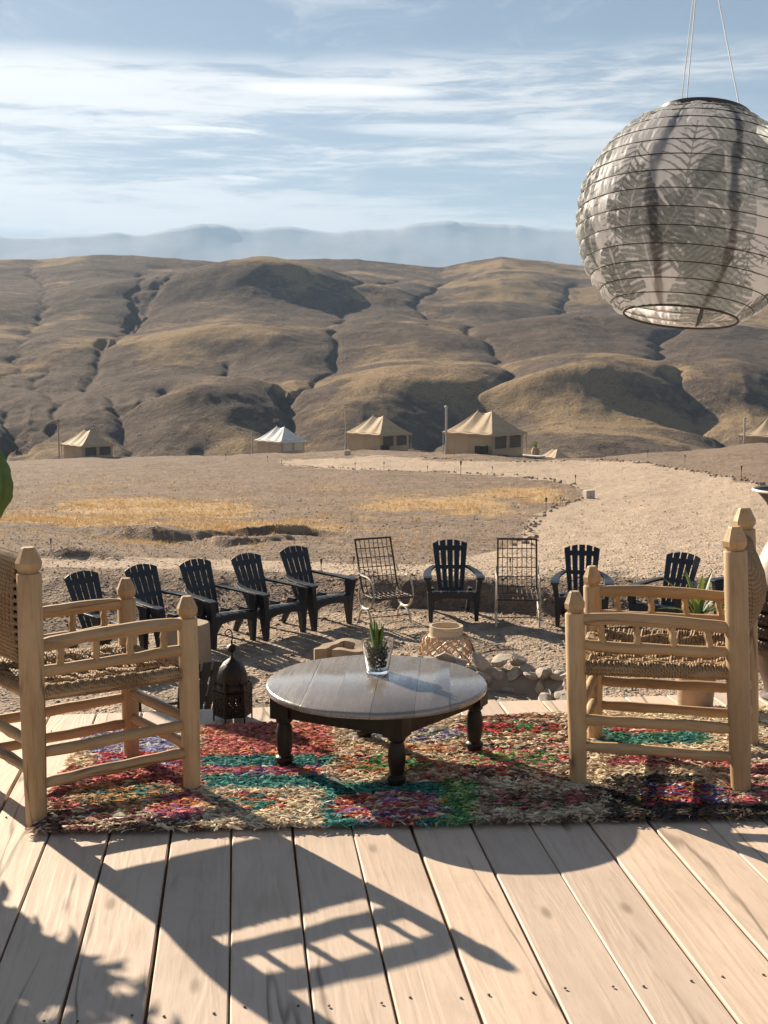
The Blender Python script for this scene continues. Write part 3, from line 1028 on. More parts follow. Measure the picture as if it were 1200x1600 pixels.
def build_rug():
    rg = np.random.default_rng(21)
    c00, c10, c01, c11 = [np.array(at_z(*p).xy) for p in ((64, 1302), (1240, 1277), (150, 1150), (1215, 1113))]
    t = thing('rag_rug', 'shaggy patchwork rag rug of bright cloth scraps on the deck under the round table', 'rug', ((c00[0] + c11[0]) / 2, (c00[1] + c11[1]) / 2, 0))
    org = np.array([t.location.x, t.location.y])

    def pt(u, v):
        return (c00 * (1 - u) * (1 - v) + c10 * u * (1 - v) + c01 * (1 - u) * v + c11 * u * v) - org
    b = MB()
    nu, nv = 60, 24
    vs = []
    for j in range(nv + 1):
        for i in range(nu + 1):
            p = pt(i / nu, j / nv) + (rg.normal(0, 0.006, 2) if i in (0, nu) or j in (0, nv) else 0)
            vs.append((p[0], p[1], 0.012 + rg.normal(0, 0.0015)))
    fs = [(j * (nu + 1) + i, j * (nu + 1) + i + 1, (j + 1) * (nu + 1) + i + 1, (j + 1) * (nu + 1) + i) for j in range(nv) for i in range(nu)]
    b.add(vs, fs)
    base = b.build('rug_backing', simple_mat('jute_backing', (0.32, 0.24, 0.17), 0.95, 0.3, 30.0), t)
    sm = base.modifiers.new('thick', 'SOLIDIFY'); sm.thickness = 0.008
    n = 46000
    U, V = rg.random(n) * 1.016 - 0.008, rg.random(n) * 1.05 - 0.025
    P = np.array([pt(u, v) for u, v in zip(U, V)])
    px, py = project(P[:, 0] + org[0], P[:, 1] + org[1], 0.02)
    jx, jy = px + rg.normal(0, 6, n), py + rg.normal(0, 1.8, n)
    col = np.zeros((n, 3))
    pick = rg.random(n)
    clump = fbm(P[:, 0] * 14, P[:, 1] * 38, 2, 2) + 0.5      # neighbouring scraps of one cloth
    pick = np.clip(0.35 * pick + 0.65 * np.clip(clump * 1.3 - 0.15, 0, 0.999), 0, 0.999)
    pal = np.array([CRM, CRM, TAN]); col[:] = pal[(pick * 3).astype(int)]
    for sh, a, b_, c_, d_, pl in REG:
        if sh == 'r': m = (jx > a) & (jx < c_) & (jy > b_) & (jy < d_)
        else: m = ((jx - a) / c_) ** 2 + ((jy - b_) / d_) ** 2 < 1
        pal = np.array(pl); col[m] = pal[(pick[m] * len(pl)).astype(int)]
    col = col * 0.92 + 0.06 * np.array([1.25, 1.0, 0.8]); col *= rg.uniform(0.75, 1.3, (n, 1)); col = np.clip(col + rg.normal(0, 0.012, (n, 3)), 0.006, 0.85)
    ang = rg.normal(0.02, 0.42, n)
    Ln, W, H = rg.uniform(0.028, 0.085, n), rg.uniform(0.003, 0.0068, n), rg.uniform(0.003, 0.016, n)
    cx, sx = np.cos(ang), np.sin(ang)
    NS = 5
    verts = np.zeros((n, NS * 2, 3))
    prof = [(-.5, 0.1), (-.25, 0.8), (0.0, 1.0), (.27, 0.7), (.5, 0.1)]
    tw = rg.normal(0, 0.45, (n, NS))
    sway = rg.normal(0, 0.0055, (n, NS))
    for k, (s_, h_) in enumerate(prof):
        for e, sg in enumerate((-1, 1)):
            ax_, lx = s_ * Ln, sg * W / 2 * (0.6 + 0.5 * (1 - abs(s_) * 1.6)) + sway[:, k]
            verts[:, k * 2 + e, 0] = P[:, 0] + cx * ax_ - sx * lx
            verts[:, k * 2 + e, 1] = P[:, 1] + sx * ax_ + cx * lx
            verts[:, k * 2 + e, 2] = 0.013 + H * h_ + sg * W * tw[:, k]
    verts[:, :, 2] = np.maximum(verts[:, :, 2], 0.008)
    base_i = (np.arange(n) * NS * 2)[:, None]
    f = np.concatenate([base_i + np.array([[2 * q, 2 * q + 1, 2 * q + 3, 2 * q + 2]]) for q in range(NS - 1)], 1).reshape(-1, 4)
    me = bpy.data.meshes.new('rag_tufts')
    me.vertices.add(n * NS * 2); me.vertices.foreach_set('co', verts.ravel())
    me.loops.add(f.size); me.loops.foreach_set('vertex_index', f.ravel())
    me.polygons.add(len(f)); me.polygons.foreach_set('loop_start', np.arange(len(f)) * 4)
    me.update(calc_edges=True)
    ca = me.color_attributes.new('cloth', 'FLOAT_COLOR', 'POINT')
    ca.data.foreach_set('color', np.repeat(np.concatenate([col, np.ones((n, 1))], 1), NS * 2, 0).astype(np.float32).ravel())
    m, nt, bs = material('cloth_scraps')
    cc = nt.attr('cloth', 'Color')
    link(nt, cc, bs, 'Base Color')
    bs.inputs['Roughness'].default_value = 0.9
    bs.inputs['Specular IOR Level'].default_value = 0.1
    tr = nt.new('ShaderNodeBsdfTranslucent', {'Color': cc})
    nt.l.new(nt.new('ShaderNodeMixShader', {0: 0.25, 1: bs.outputs[0], 2: tr.outputs[0]}).outputs[0], nt.n['Material Output'].inputs['Surface'])
    me.materials.append(m)
    o = bpy.data.objects.new('rag_tufts', me)
    COL.objects.link(o)
    o.parent = t
    o['kind'] = 'stuff'


build_rug()

# ================================================================== rope chairs
def lerp(a, b, t):
    return a + (b - a) * t


def rope_loops(mb, A, B, C, D, n, thick, sag, r=0.0062, tw=7.0, ph=0.0, nrm=Vector((0, 0, 1)), bulge=0.0, rgn=None):
    """n closed rope loops laid side by side from edge AB to edge DC, each wrapped round both edges"""
    for i in range(n):
        u = (i + 0.5) / n
        P, Q = lerp(A, B, u), lerp(D, C, u)
        e = (Q - P).normalized()
        pts = []
        h = thick / 2
        m = 16
        su = math.sin(math.pi * u) ** 0.5
        jit = rgn.uniform(-0.003, 0.003)
        for k in range(m + 1):
            t = k / m
            s_ = -sag * su * (4 * t * (1 - t)) ** 0.8
            wv = 0.0075 * math.sin(2 * math.pi * (t * tw + i * 0.13 + ph)) * min(1, 6 * t, 6 * (1 - t))
            pts.append(lerp(P, Q, t) + nrm * (h + s_ + wv + jit))
        for an in (0.25, 0.5, 0.75):
            pts.append(Q + e * (h * math.sin(math.pi * an)) * 0.8 + nrm * (h * math.cos(math.pi * an)))
        for k in range(7):
            t = 1 - k / 6
            s_ = -sag * su * 4 * t * (1 - t) * 1.1
            pts.append(lerp(P, Q, t) + nrm * (-h + s_))
        for an in (0.75, 0.5, 0.25):
            pts.append(P - e * (h * math.sin(math.pi * an)) * 0.8 + nrm * (h * math.cos(math.pi * an)))
        mb.tube(pts, r, 5, False, True)


def wood_stick(a, b, r, seed, bow=0.0, n=8, sq=(1.0, 1.0), parent=None, name='rail', mat=None):
    rgn = random.Random(seed)
    a, b = Vector(a), Vector(b)
    L = (b - a).length
    rs, pts = [], []
    m = 9
    for k in range(m + 1):
        t = k / m
        pts.append(Vector((L * (t - 0.5), rgn.uniform(-1, 1) * 0.0022, bow * 4 * t * (1 - t) + rgn.uniform(-1, 1) * 0.0022)))
        rs.append(r * (1 + rgn.uniform(-0.09, 0.09)) * (0.84 if k in (0, m) else 1.0))
    mb = MB().tube(pts, rs, n, True, False, math.pi / n, sq)
    o = mb.build(name, mat or M_RAIL, parent, True, 50)
    d = (b - a).normalized()
    o.location = (a + b) / 2
    zax = Vector((0, 0, 1)) if abs(d.z) < 0.9 else Vector((1, 0, 0))
    y = zax.cross(d).normalized()
    z = d.cross(y)
    o.rotation_euler = Matrix((d, y, z)).transposed().to_euler()
    return o


def chair_post(foot, h, lean, r, seed, parent, taper=0.82):
    """a shaved octagonal post that ends in a faceted knob above a turned groove"""
    rgn = random.Random(seed)
    hk = 0.082 if r > 0.035 else 0.075
    hb = h - hk
    prof = [(r * taper, 0.0), (r * (taper + 0.06), 0.08), (r * 0.97, 0.28), (r, 0.5 * hb), (r * 0.99, hb - 0.004), (r * 0.93, hb)]
    mb = MB().lathe(prof, 14, jitter=lambda a, z: 1 + 0.035 * math.cos(4 * a) + 0.012 * math.sin(3 * a + z * 9))
    o = mb.build('post', M_CHAIR, parent, True, 40)
    o.location = (foot[0], foot[1], 0.0)
    tilt = Vector((lean[0], lean[1], h)).normalized()
    o.rotation_euler = Vector((0, 0, 1)).rotation_difference(tilt).to_euler()
    kb = MB().lathe([(r * 0.72, hb - 0.001), (r * 0.78, hb + 0.006), (r * 1.02, hb + 0.016), (r * 1.06, hb + 0.034), (r * 0.58, h - 0.004), (r * 0.50, h)], 8, phase=rgn.uniform(0, 0.7))
    kb.build('finial', M_CHAIR, o, False)
    return o


def rope_chair(label, NB, NF, FF, FB, hb, hf, lean_b, lean_f, seed, ztop, bulge):
    NB, NF, FF, FB = [Vector((p[0], p[1], 0)) for p in (NB, NF, FF, FB)]
    c = (NB + NF + FF + FB) / 4
    t = thing('rope_chair', label, 'chair', (c.x, c.y, 0.0), 0, 'low wooden rope chairs on the deck')
    NB, NF, FF, FB = NB - c, NF - c, FF - c, FB - c
    fx = ((NF - NB) + (FF - FB)).normalized()          # towards the front
    rgn = random.Random(seed)
    for p, h, ln, r in ((NB, hb, lean_b, 0.0395), (FB, hb, lean_b, 0.0395), (NF, hf, lean_f, 0.0335), (FF, hf, lean_f, 0.0335)):
        chair_post(p, h, (fx * ln).xy, r, rgn.randint(0, 999), t)

    def on(p, back, z):
        ln, h = (lean_b, hb) if back else (lean_f, hf)
        q = p + fx * (ln * z / h)
        return Vector((q.x, q.y, z))
    sd = rgn.randint(0, 9999)
    for P, Q in ((NB, NF), (FB, FF)):
        wood_stick(on(P, 1, 0.583), on(Q, 0, 0.600), 0.0215, sd + 1, 0.012, 8, (0.85, 1.05), t, 'arm_rail')
        wood_stick(on(P, 1, 0.502), on(Q, 0, 0.512), 0.0195, sd + 2, -0.004, 8, (0.85, 1.0), t, 'lower_arm_rail')
        for k, u in enumerate((0.17, 0.39, 0.61, 0.83)):
            a, b = lerp(on(P, 1, 0.505), on(Q, 0, 0.512), u), lerp(on(P, 1, 0.575), on(Q, 0, 0.595), u + 0.01)
            wood_stick(a, b, 0.0125, sd + 10 + k, 0, 6, (1, 1), t, 'baluster')
        wood_stick(on(P, 1, 0.235), on(Q, 0, 0.248), 0.0185, sd + 3, 0.0, 8, (0.9, 1.05), t, 'stretcher')
        wood_stick(on(P, 1, 0.130), on(Q, 0, 0.150), 0.0185, sd + 4, 0.004, 8, (0.9, 1.05), t, 'stretcher')
        wood_stick(on(P, 1, 0.425), on(Q, 0, 0.432), 0.020, sd + 5, 0.0, 8, (1, 1), t, 'seat_rail')
    for P, Q, bk in ((NF, FF, 0), (NB, FB, 1)):
        wood_stick(on(P, bk, 0.265), on(Q, bk, 0.265), 0.0185, sd + 6, 0.0, 8, (0.9, 1.05), t, 'stretcher')
        wood_stick(on(P, bk, 0.17), on(Q, bk, 0.17), 0.0185, sd + 7, 0.0, 8, (0.9, 1.05), t, 'stretcher')
        wood_stick(on(P, bk, 0.425), on(Q, bk, 0.425), 0.020, sd + 8, 0.0, 8, (1, 1), t, 'seat_rail')
        if bk:
            wood_stick(on(P, 1, ztop - 0.03), on(Q, 1, ztop - 0.03), 0.020, sd + 9, 0.0, 8, (1, 1), t, 'back_rail')
            wood_stick(on(P, 1, 0.56), on(Q, 1, 0.56), 0.020, sd + 11, 0.0, 8, (1, 1), t, 'back_rail')
    zs = 0.430
    A, B, C, D = on(NB, 1, zs), on(NF, 0, zs), on(FF, 0, zs), on(FB, 1, zs)
    ex = (B - A).normalized() * 0.036
    mb = MB()
    rope_loops(mb, A + ex, B - ex, C - ex, D + ex, 52, 0.044, 0.034, 0.0050, 3.5, 0.0, rgn=rgn)
    ey = (D - A).normalized() * 0.036
    rope_loops(mb, A + ey, D - ey, C - ey, B + ey, 46, 0.040, 0.038, 0.0050, 3.5, 0.5, rgn=rgn)
    mb.build('woven_seat', M_ROPE, t, True, 180)
    z0, z1 = 0.545, ztop
    A, B, C, D = on(NB, 1, z1), on(FB, 1, z1), on(FB, 1, z0), on(NB, 1, z0)
    ey = (B - A).normalized() * 0.040
    mb = MB()
    rope_loops(mb, A + ey, B - ey, C - ey, D + ey, 27, 0.050, bulge, 0.0088, 4.0, 0.0, fx, rgn=rgn)
    ez = Vector((0, 0, -0.03))
    rope_loops(mb, A + ez, D - ez, C - ez, B + ez, 10, 0.040, bulge, 0.0080, 4.0, 0.5, fx, rgn=rgn)
    mb.build('woven_back', M_ROPE, t, True, 180)
    return t


c1A, c1B, c1C = at_z(57, 1288), at_z(300, 1240), at_z(206, 1190)
rope_chair('left wooden rope chair facing the round table, its woven back at the photo edge', c1A, c1B, c1C, c1A + c1C - c1B, 0.905, 0.695, 0.006, -0.004, 5, 0.85, 0.045)
c2A, c2B, c2C = at_z(904, 1231), at_z(1158, 1242), at_z(930, 1160)
rope_chair('right wooden rope chair turned to the table, beside the tall braided urn', c2B, c2A, c2C, c2B + c2C - c2A + Vector((0.035, 0.0, 0)), 0.935, 0.70, 0.055, 0.028, 9, 0.81, 0.05)

# ================================================================== round table with its glass of succulents
def coffee_table():
    c = at_z(588, 1064, 0.32)
    t = thing('coffee_table', 'low round dark wooden table with turned legs standing on the rag rug', 'table', (c.x, c.y, 0))
    Rr, th, zt = 0.405, 0.026, 0.32
    rot = R(-3.5)
    cuts = [-0.42, -0.245, -0.125, 0.005, 0.155, 0.275, 0.42]
    for k in range(6):
        x0, x1 = cuts[k] + 0.0004, cuts[k + 1] - 0.0004
        x0, x1 = max(x0, -Rr + 0.0005), min(x1, Rr - 0.0005)
        m = 26
        xs = [x0 + (x1 - x0) * q / m for q in range(m + 1)]
        if k in (0, 5):      # finer towards the rim
            xs = [(-1 if k == 0 else 1) * (Rr - (Rr - min(abs(x0), abs(x1))) * (1 - q / m) ** 2) for q in range(m + 1)]
            xs = xs[::-1] if k == 0 else xs
            xs = [min(max(x, x0), x1) for x in xs]

        def ring(rr, z):
            up = [(x * rr / Rr, math.sqrt(max(rr * rr - (x * rr / Rr) ** 2, 0)), z) for x in xs]
            dn = [(x * rr / Rr, -math.sqrt(max(rr * rr - (x * rr / Rr) ** 2, 0)), z) for x in xs[::-1]]
            return up + dn
        lv = [ring(Rr - 0.012, zt - th), ring(Rr - 0.003, zt - th + 0.003), ring(Rr, zt - th * 0.55), ring(Rr - 0.002, zt - 0.006), ring(Rr - 0.010, zt)]
        nn = len(lv[0])
        mb = MB()
        # keep the straight sides straight: only the rim moves in
        fixed = []
        for rg_ in lv:
            sc_ = 1.0
            fixed.append(rg_)
        vs = [p for r_ in fixed for p in r_]
        fs = [tuple(range(nn)), tuple(4 * nn + q for q in range(nn))[::-1]]
        for j in range(4):
            for q in range(nn):
                q2 = (q + 1) % nn
                fs.append((j * nn + q, (j + 1) * nn + q, (j + 1) * nn + q2, j * nn + q2))
        mb.add(vs, fs)
        o = mb.build('tabletop_board', M_TOP, t, True, 40)
        o.rotation_euler = (0, 0, rot)
        o.location.z = random.Random(k).uniform(-0.0006, 0.0006)
    # legs: square block above, turned below
    feet = [at_z(445, 1203), at_z(620, 1236), at_z(741, 1181), at_z(570, 1160)]
    feet = [Vector((p.x - c.x, p.y - c.y, 0)) for p in feet]
    d = (feet[1] - feet[0]).normalized()
    la = math.atan2(d.y, d.x)
    RM = Matrix.Rotation(la, 3, 'Z')
    for p in feet:
        FT = 1.10
        prof = [(0.020, 0.0), (0.024, 0.004), (0.025, 0.018), (0.030, 0.026), (0.030, 0.036), (0.021, 0.043), (0.023, 0.052), (0.028, 0.085), (0.0285, 0.115), (0.024, 0.14),
                (0.020, 0.150), (0.028, 0.156), (0.028, 0.164), (0.021, 0.170), (0.026, 0.178)]
        mb = MB().lathe([(r_ * FT, z_ * 1.11) for r_, z_ in prof], 20, p + Vector((0, 0, 0.012)))
        mb.box(p + Vector((0, 0, 0.245)), (0.076, 0.076, 0.094), RM)
        mb.build('leg', M_DARKWOOD, t, True, 35, bevel=0.002)
    for k in range(4):
        a, b = feet[k], feet[(k + 1) % 4]
        m = (a + b) / 2
        e = (b - a)
        an = math.atan2(e.y, e.x)
        off = Vector((-e.y, e.x, 0)).normalized() * (-0.014)
        MB().box(m + Vector((0, 0, 0.247)) + off, (e.length - 0.075, 0.022, 0.090), Matrix.Rotation(an, 3, 'Z')).build('apron', M_DARKWOOD, t, False, bevel=0.002)
    return c


TC = coffee_table()


def succulent_pot():
    c = at_z(590, 1050, 0.321)
    t = thing('potted_succulent', 'small spiky green succulent in a clear glass of dark pebbles on the round table', 'potted plant', (c.x, c.y, 0.3212))
    outer = [(0.0400, 0.0), (0.0425, 0.003), (0.0600, 0.118), (0.0610, 0.121)]
    inner = [(0.0590, 0.121), (0.0575, 0.116), (0.0405, 0.012), (0.0385, 0.010)]
    MB().lathe(outer + inner, 40).build('glass_pot', M_GLASS, t, True, 40)
    rgn = random.Random(4)
    mp = simple_mat('dark_pebble', (0.10, 0.085, 0.07), 0.7, 0.6, 2.0)
    rocks = [rock_mesh('pebble', None, 40 + k, 1, (1, 1, 0.8)) for k in range(3)]
    mb = MB()
    for k in range(190):
        z = rgn.uniform(0.020, 0.092)
        rr = (0.0405 + 0.155 * (z - 0.012)) - 0.011
        an, q = rgn.uniform(0, 6.28), rr * math.sqrt(rgn.uniform(0.15, 1))
        s_ = rgn.uniform(0.006, 0.0095)
        me = rocks[k % 3]
        rm = Matrix.Rotation(rgn.uniform(0, 6), 3, Vector((rgn.gauss(0, 1), rgn.gauss(0, 1), rgn.gauss(0, 1))).normalized())
        mb.add([rm @ (v.co * s_) + Vector((q * math.cos(an), q * math.sin(an), z)) for v in me.vertices], [tuple(p.vertices) for p in me.polygons])
    o = mb.build('pebbles', mp, t, True, 40)
    o['kind'] = 'stuff'
    for k in range(13):
        an = k * 2.4 + rgn.uniform(-0.3, 0.3)
        tall = k < 7
        sp = rgn.uniform(0.05, 0.30) if tall else rgn.uniform(0.55, 1.0)
        L = rgn.uniform(0.105, 0.135) if tall else rgn.uniform(0.05, 0.075)
        r0 = 0.016 if tall else 0.008
        pts, rs = [], []
        for q in range(8):
            u = q / 7
            lean = sp * (0.35 + 0.65 * u) if tall else sp * (1 - 0.4 * u)
            pts.append((math.cos(an) * (0.007 + L * lean * u), math.sin(an) * (0.007 + L * lean * u), 0.068 + L * u * math.cos(lean * 0.8)))
            rs.append(r0 * (1 - 0.25 * u) * (1 if u < 0.85 else 0.25 if u > 0.95 else 0.7))
        MB().tube(pts, rs, 7, True, sq=(1, 0.6)).build('leaf', M_SUCC, t, True, 60)


succulent_pot()


# ================================================================== black adirondack chairs round the fire pit
def quad_slab(mb, p, th, nrm):
    """a board with the four corners p and thickness th"""
    p = [Vector(q) for q in p]
    return mb.hexa([q - nrm * th for q in p], p)


def adirondack(label):
    t = thing('adirondack_chair', label, 'garden chair', (0, 0, 0), 0, 'black adirondack chairs round the fire pit')
    # back plane: from the seat up and backwards
    b0, bdir = Vector((0, 0.15, 0.285)), Vector((0, math.sin(R(23)), math.cos(R(23))))
    bn = Vector((0, -math.cos(R(23)), math.sin(R(23))))
    H = 0.665

    def bp(x, s_, off=0.0):
        return b0 + Vector((x, 0, 0)) + bdir * s_ + bn * (off - 0.10 * abs(x) * abs(x) * -1.0)
    arc = lambda x: H - 1.05 * x * x
    bot_w, top_w = 0.325, 0.455
    for k in range(5):
        mb = MB()
        rows = []
        for q in range(7):
            f = q / 6
            wd = (bot_w + (top_w - bot_w) * f ** 0.9) / 5
            g = 0.009
            xa, xb = (k - 2.5) * wd + g, (k - 1.5) * wd - g
            tw_ = top_w / 5
            rows.append((bp(xa, arc((k - 2.5) * tw_) * f), bp(xb, arc((k - 1.5) * tw_) * f)))
        vs = []
        for a, b in rows:
            vs += [a, b, b - bn * 0.02, a - bn * 0.02]
        fs = []
        for q in range(6):
            for j in range(4):
                fs.append((q * 4 + j, q * 4 + (j + 1) % 4, (q + 1) * 4 + (j + 1) % 4, (q + 1) * 4 + j))
        fs += [(3, 2, 1, 0), (24, 25, 26, 27)]
        mb.add(vs, fs).build('back_slat', M_PLASTIC, t, False, bevel=0.003)
    for s0, s1 in ((0.52, 0.585), (0.285, 0.335), (0.0, 0.05)):
        w0 = (bot_w + (top_w - bot_w) * (s0 / H) ** 0.9) / 2 - 0.012
        w1 = (bot_w + (top_w - bot_w) * (s1 / H) ** 0.9) / 2 - 0.012
        mb = MB()
        quad_slab(mb, [bp(-w0, s0, -0.003), bp(w0, s0, -0.003), bp(w1, s1, -0.003), bp(-w1, s1, -0.003)], 0.014, bn)
        mb.build('back_band', M_PLASTIC, t, False, bevel=0.003)
    # seat boards
    for k in range(5):
        x0 = -0.26 + k * 0.104 + 0.006
        mb = MB()
        pr = [(-0.335, 0.335), (-0.32, 0.362), (-0.26, 0.366), (0.0, 0.315), (0.17, 0.278)]
        vs = []
        for y, z in pr:
            vs += [(x0, y, z), (x0 + 0.092, y, z), (x0 + 0.092, y + 0.006, z - 0.02), (x0, y + 0.006, z - 0.02)]
        fs = []
        for q in range(4):
            for j in range(4):
                fs.append((q * 4 + j, q * 4 + (j + 1) % 4, (q + 1) * 4 + (j + 1) % 4, (q + 1) * 4 + j))
        fs += [(3, 2, 1, 0), (16, 17, 18, 19)]
        mb.add(vs, fs).build('seat_slat', M_PLASTIC, t, False, bevel=0.003)
    # arched front apron
    n = 10
    vs, fs = [], []
    for q in range(n + 1):
        x = -0.25 + 0.5 * q / n
        zb = 0.235 + 0.055 * math.sin(math.pi * q / n) ** 0.5
        for y in (-0.338, -0.312):
            vs += [(x, y, zb), (x, y, 0.352)]
    for q in range(n):
        a = q * 4
        fs += [(a, a + 4, a + 5, a + 1), (a + 2, a + 3, a + 7, a + 6), (a, a + 2, a + 6, a + 4), (a + 1, a + 5, a + 7, a + 3)]
    MB().add(vs, fs).build('front_apron', M_PLASTIC, t, False)
    for s_ in (-1, 1):
        # front leg: a tapering L-shaped post that carries the arm
        mb = MB()
        mb.hexa([(s_ * 0.300, -0.335, 0), (s_ * 0.252, -0.335, 0), (s_ * 0.258, -0.275, 0), (s_ * 0.300, -0.275, 0)],
                [(s_ * 0.318, -0.345, 0.36), (s_ * 0.235, -0.345, 0.36), (s_ * 0.25, -0.21, 0.36), (s_ * 0.318, -0.21, 0.36)])
        mb.hexa([(s_ * 0.318, -0.345, 0.36), (s_ * 0.262, -0.345, 0.36), (s_ * 0.27, -0.24, 0.36), (s_ * 0.318, -0.24, 0.36)],
                [(s_ * 0.352, -0.355, 0.535), (s_ * 0.285, -0.355, 0.535), (s_ * 0.285, -0.215, 0.535), (s_ * 0.352, -0.215, 0.535)])
        mb.build('front_leg', M_PLASTIC, t, False, bevel=0.006)
        # arm: wide at the front, running back and in to the backrest
        ctr = [(-0.375, 0.318, 0.050, 0.545), (-0.30, 0.320, 0.056, 0.556), (-0.10, 0.312, 0.048, 0.560), (0.10, 0.285, 0.040, 0.566), (0.235, 0.235, 0.034, 0.578), (0.30, 0.19, 0.028, 0.59)]
        vs = []
        for y, x, hw, z in ctr:
            vs += [(s_ * x - hw, y, z), (s_ * x + hw, y, z), (s_ * x + hw, y, z - 0.026), (s_ * x - hw, y, z - 0.026)]
        fs = []
        for q in range(5):
            for j in range(4):
                fs.append((q * 4 + j, q * 4 + (j + 1) % 4, (q + 1) * 4 + (j + 1) % 4, (q + 1) * 4 + j))
        fs += [(3, 2, 1, 0), (20, 21, 22, 23)]
        MB().add(vs, fs).build('arm', M_PLASTIC, t, False, bevel=0.006)
        MB().hexa([(s_ * 0.245, 0.30, 0), (s_ * 0.20, 0.30, 0), (s_ * 0.20, 0.36, 0), (s_ * 0.245, 0.36, 0)],
                  [(s_ * 0.26, 0.06, 0.33), (s_ * 0.215, 0.06, 0.33), (s_ * 0.215, 0.20, 0.33), (s_ * 0.26, 0.20, 0.33)]).build('rear_leg', M_PLASTIC, t, False, bevel=0.005)
        MB().hexa([(s_ * 0.285, -0.30, 0.265), (s_ * 0.255, -0.30, 0.265), (s_ * 0.235, 0.17, 0.20), (s_ * 0.26, 0.17, 0.20)],
                  [(s_ * 0.285, -0.30, 0.345), (s_ * 0.255, -0.30, 0.345), (s_ * 0.235, 0.17, 0.275), (s_ * 0.26, 0.17, 0.275)]).build('seat_side', M_PLASTIC, t, False)
    return t


def chair_spot(px, py, deg, lx=-0.276, ly=-0.305):
    """centre of a chair whose front foot (lx, ly) stands at a pixel"""
    p = at_z(px, py, GROUND_Z)
    a = R(deg)
    c, s_ = math.cos(a), math.sin(a)
    x, y = p.x - (c * lx - s_ * ly), p.y - (s_ * lx + c * ly)
    return x, y, a


CH = [(491, 986, 44, -0.276, 'black adirondack chair just left of the tilted iron grid chair'),
      (416, 1000, 45, -0.276, 'black adirondack chair second to the left of the iron grid chairs, arm overlapping its neighbour'),
      (334, 1013, 45, -0.276, 'black adirondack chair directly behind the sawn tree stump'),
      (252, 1026, 48, -0.276, 'black adirondack chair seen above the arm of the left rope chair'),
      (160, 1040, 50, -0.276, 'black adirondack chair farthest left, mostly behind the left rope chair'),
      (673, 972, 1, -0.276, 'black adirondack chair standing between the two iron grid chairs, facing the deck'),
      (871, 978, -9, -0.276, 'black adirondack chair right of the upright iron grid chair'),
      (988, 987, -40, -0.276, 'black adirondack chair turned left behind the potted agave and right rope chair'),
      (1120, 1000, -62, -0.276, 'black adirondack chair farthest right, hidden behind the tall posts of the rope chair')]
proto = None
for (px_, py_, dg, lx_, lb) in CH:
    x, y, a = chair_spot(px_, py_, dg, lx_)
    if proto is None:
        proto = adirondack(lb)
        proto.location = (x, y, gz(x, y) + 0.0)
        proto.rotation_euler = (0, 0, a)
    else:
        copy_tree(proto, (x, y, gz(x, y)), a, lb)
p_ = at_y(322, 1055, 9.0)
copy_tree(proto, (p_.x - 0.22, 9.0 + 0.36, GROUND_Z), R(213), 'black adirondack chair with its back to the deck, just beyond the tin lantern')


# ================================================================== wrought iron grid chairs
def iron_chair(label):
    t = thing('iron_chair', label, 'garden chair', (0, 0, 0), 0, 'wrought iron grid chairs')
    prof = [(0.34, 0.975), (0.30, 0.86), (0.25, 0.74), (0.205, 0.62), (0.165, 0.50), (0.13, 0.42), (0.08, 0.365), (0.0, 0.345), (-0.12, 0.345), (-0.25, 0.352), (-0.30, 0.345)]
    W = 0.235
    for s_ in (-1, 1):
        MB().tube([(s_ * W, y, z) for y, z in prof], 0.012, 8).build('side_frame', M_IRON, t)
    for k in range(7):
        x = -W + 2 * W * (k + 1) / 8
        MB().tube([(x, y, z) for y, z in prof], 0.0052, 6).build('vertical_rod', M_IRON, t)
    # rods across at equal steps along the profile
    seg = [0]
    for a, b in zip(prof[:-1], prof[1:]):
        seg.append(seg[-1] + math.hypot(b[0] - a[0], b[1] - a[1]))
    for s_ in np.linspace(0, seg[-1], 10):
        y, z = np.interp(s_, seg, [p[0] for p in prof]), np.interp(s_, seg, [p[1] for p in prof])
        e = s_ == 0 or s_ == seg[-1]
        MB().tube([(-W - (0.01 if e else 0), y, z), (W + (0.01 if e else 0), y, z)], 0.013 if e else 0.0055, 7).build('cross_rod', M_IRON, t)
    for s_ in (-1, 1):
        x = s_ * (W + 0.02)
        arm = [(0.20, 0.66), (0.16, 0.60), (0.10, 0.575), (0.02, 0.575), (-0.08, 0.578), (-0.17, 0.565), (-0.235, 0.52), (-0.27, 0.45), (-0.285, 0.38), (-0.28, 0.34)]
        MB().tube([(x, y, z) for y, z in arm], 0.0105, 7).build('arm', M_IRONP, t)
        up = [(0.13, 0.42), (0.16, 0.36), (0.15, 0.28), (0.10, 0.215), (0.02, 0.185), (-0.06, 0.185), (-0.15, 0.21), (-0.215, 0.26), (-0.26, 0.33)]
        MB().tube([(x, y, z) for y, z in up], 0.016, 7).build('seat_scroll', M_IRONP, t)
        for sg in (-1, 1):
            leg = [(-0.02 + sg * 0.02, 0.182), (-0.02 + sg * 0.09, 0.17), (-0.02 + sg * 0.15, 0.12), (-0.02 + sg * 0.185, 0.05), (-0.02 + sg * 0.20, 0.0)]
            MB().tube([(x, y, z) for y, z in leg], 0.0145, 7).build('leg', M_IRONP, t)
    for y in (-0.17, 0.13):
        MB().tube([(-W - 0.02, y, 0.105), (W + 0.02, y, 0.105)], 0.006, 6).build('stretcher', M_IRON, t)
    return t


p_ = at_z(600, 973, GROUND_Z)
ic = iron_chair('wrought iron grid chair turned right, its pale scrolled legs beside a black chair arm')
ic.location = (p_.x, p_.y + 0.02, gz(p_.x, p_.y)); ic.rotation_euler = (0, 0, R(24))
p_ = at_z(809, 976, GROUND_Z)
copy_tree(ic, (p_.x, p_.y + 0.08, gz(p_.x, p_.y)), R(-4), 'upright wrought iron grid chair seen straight on between two black chairs')

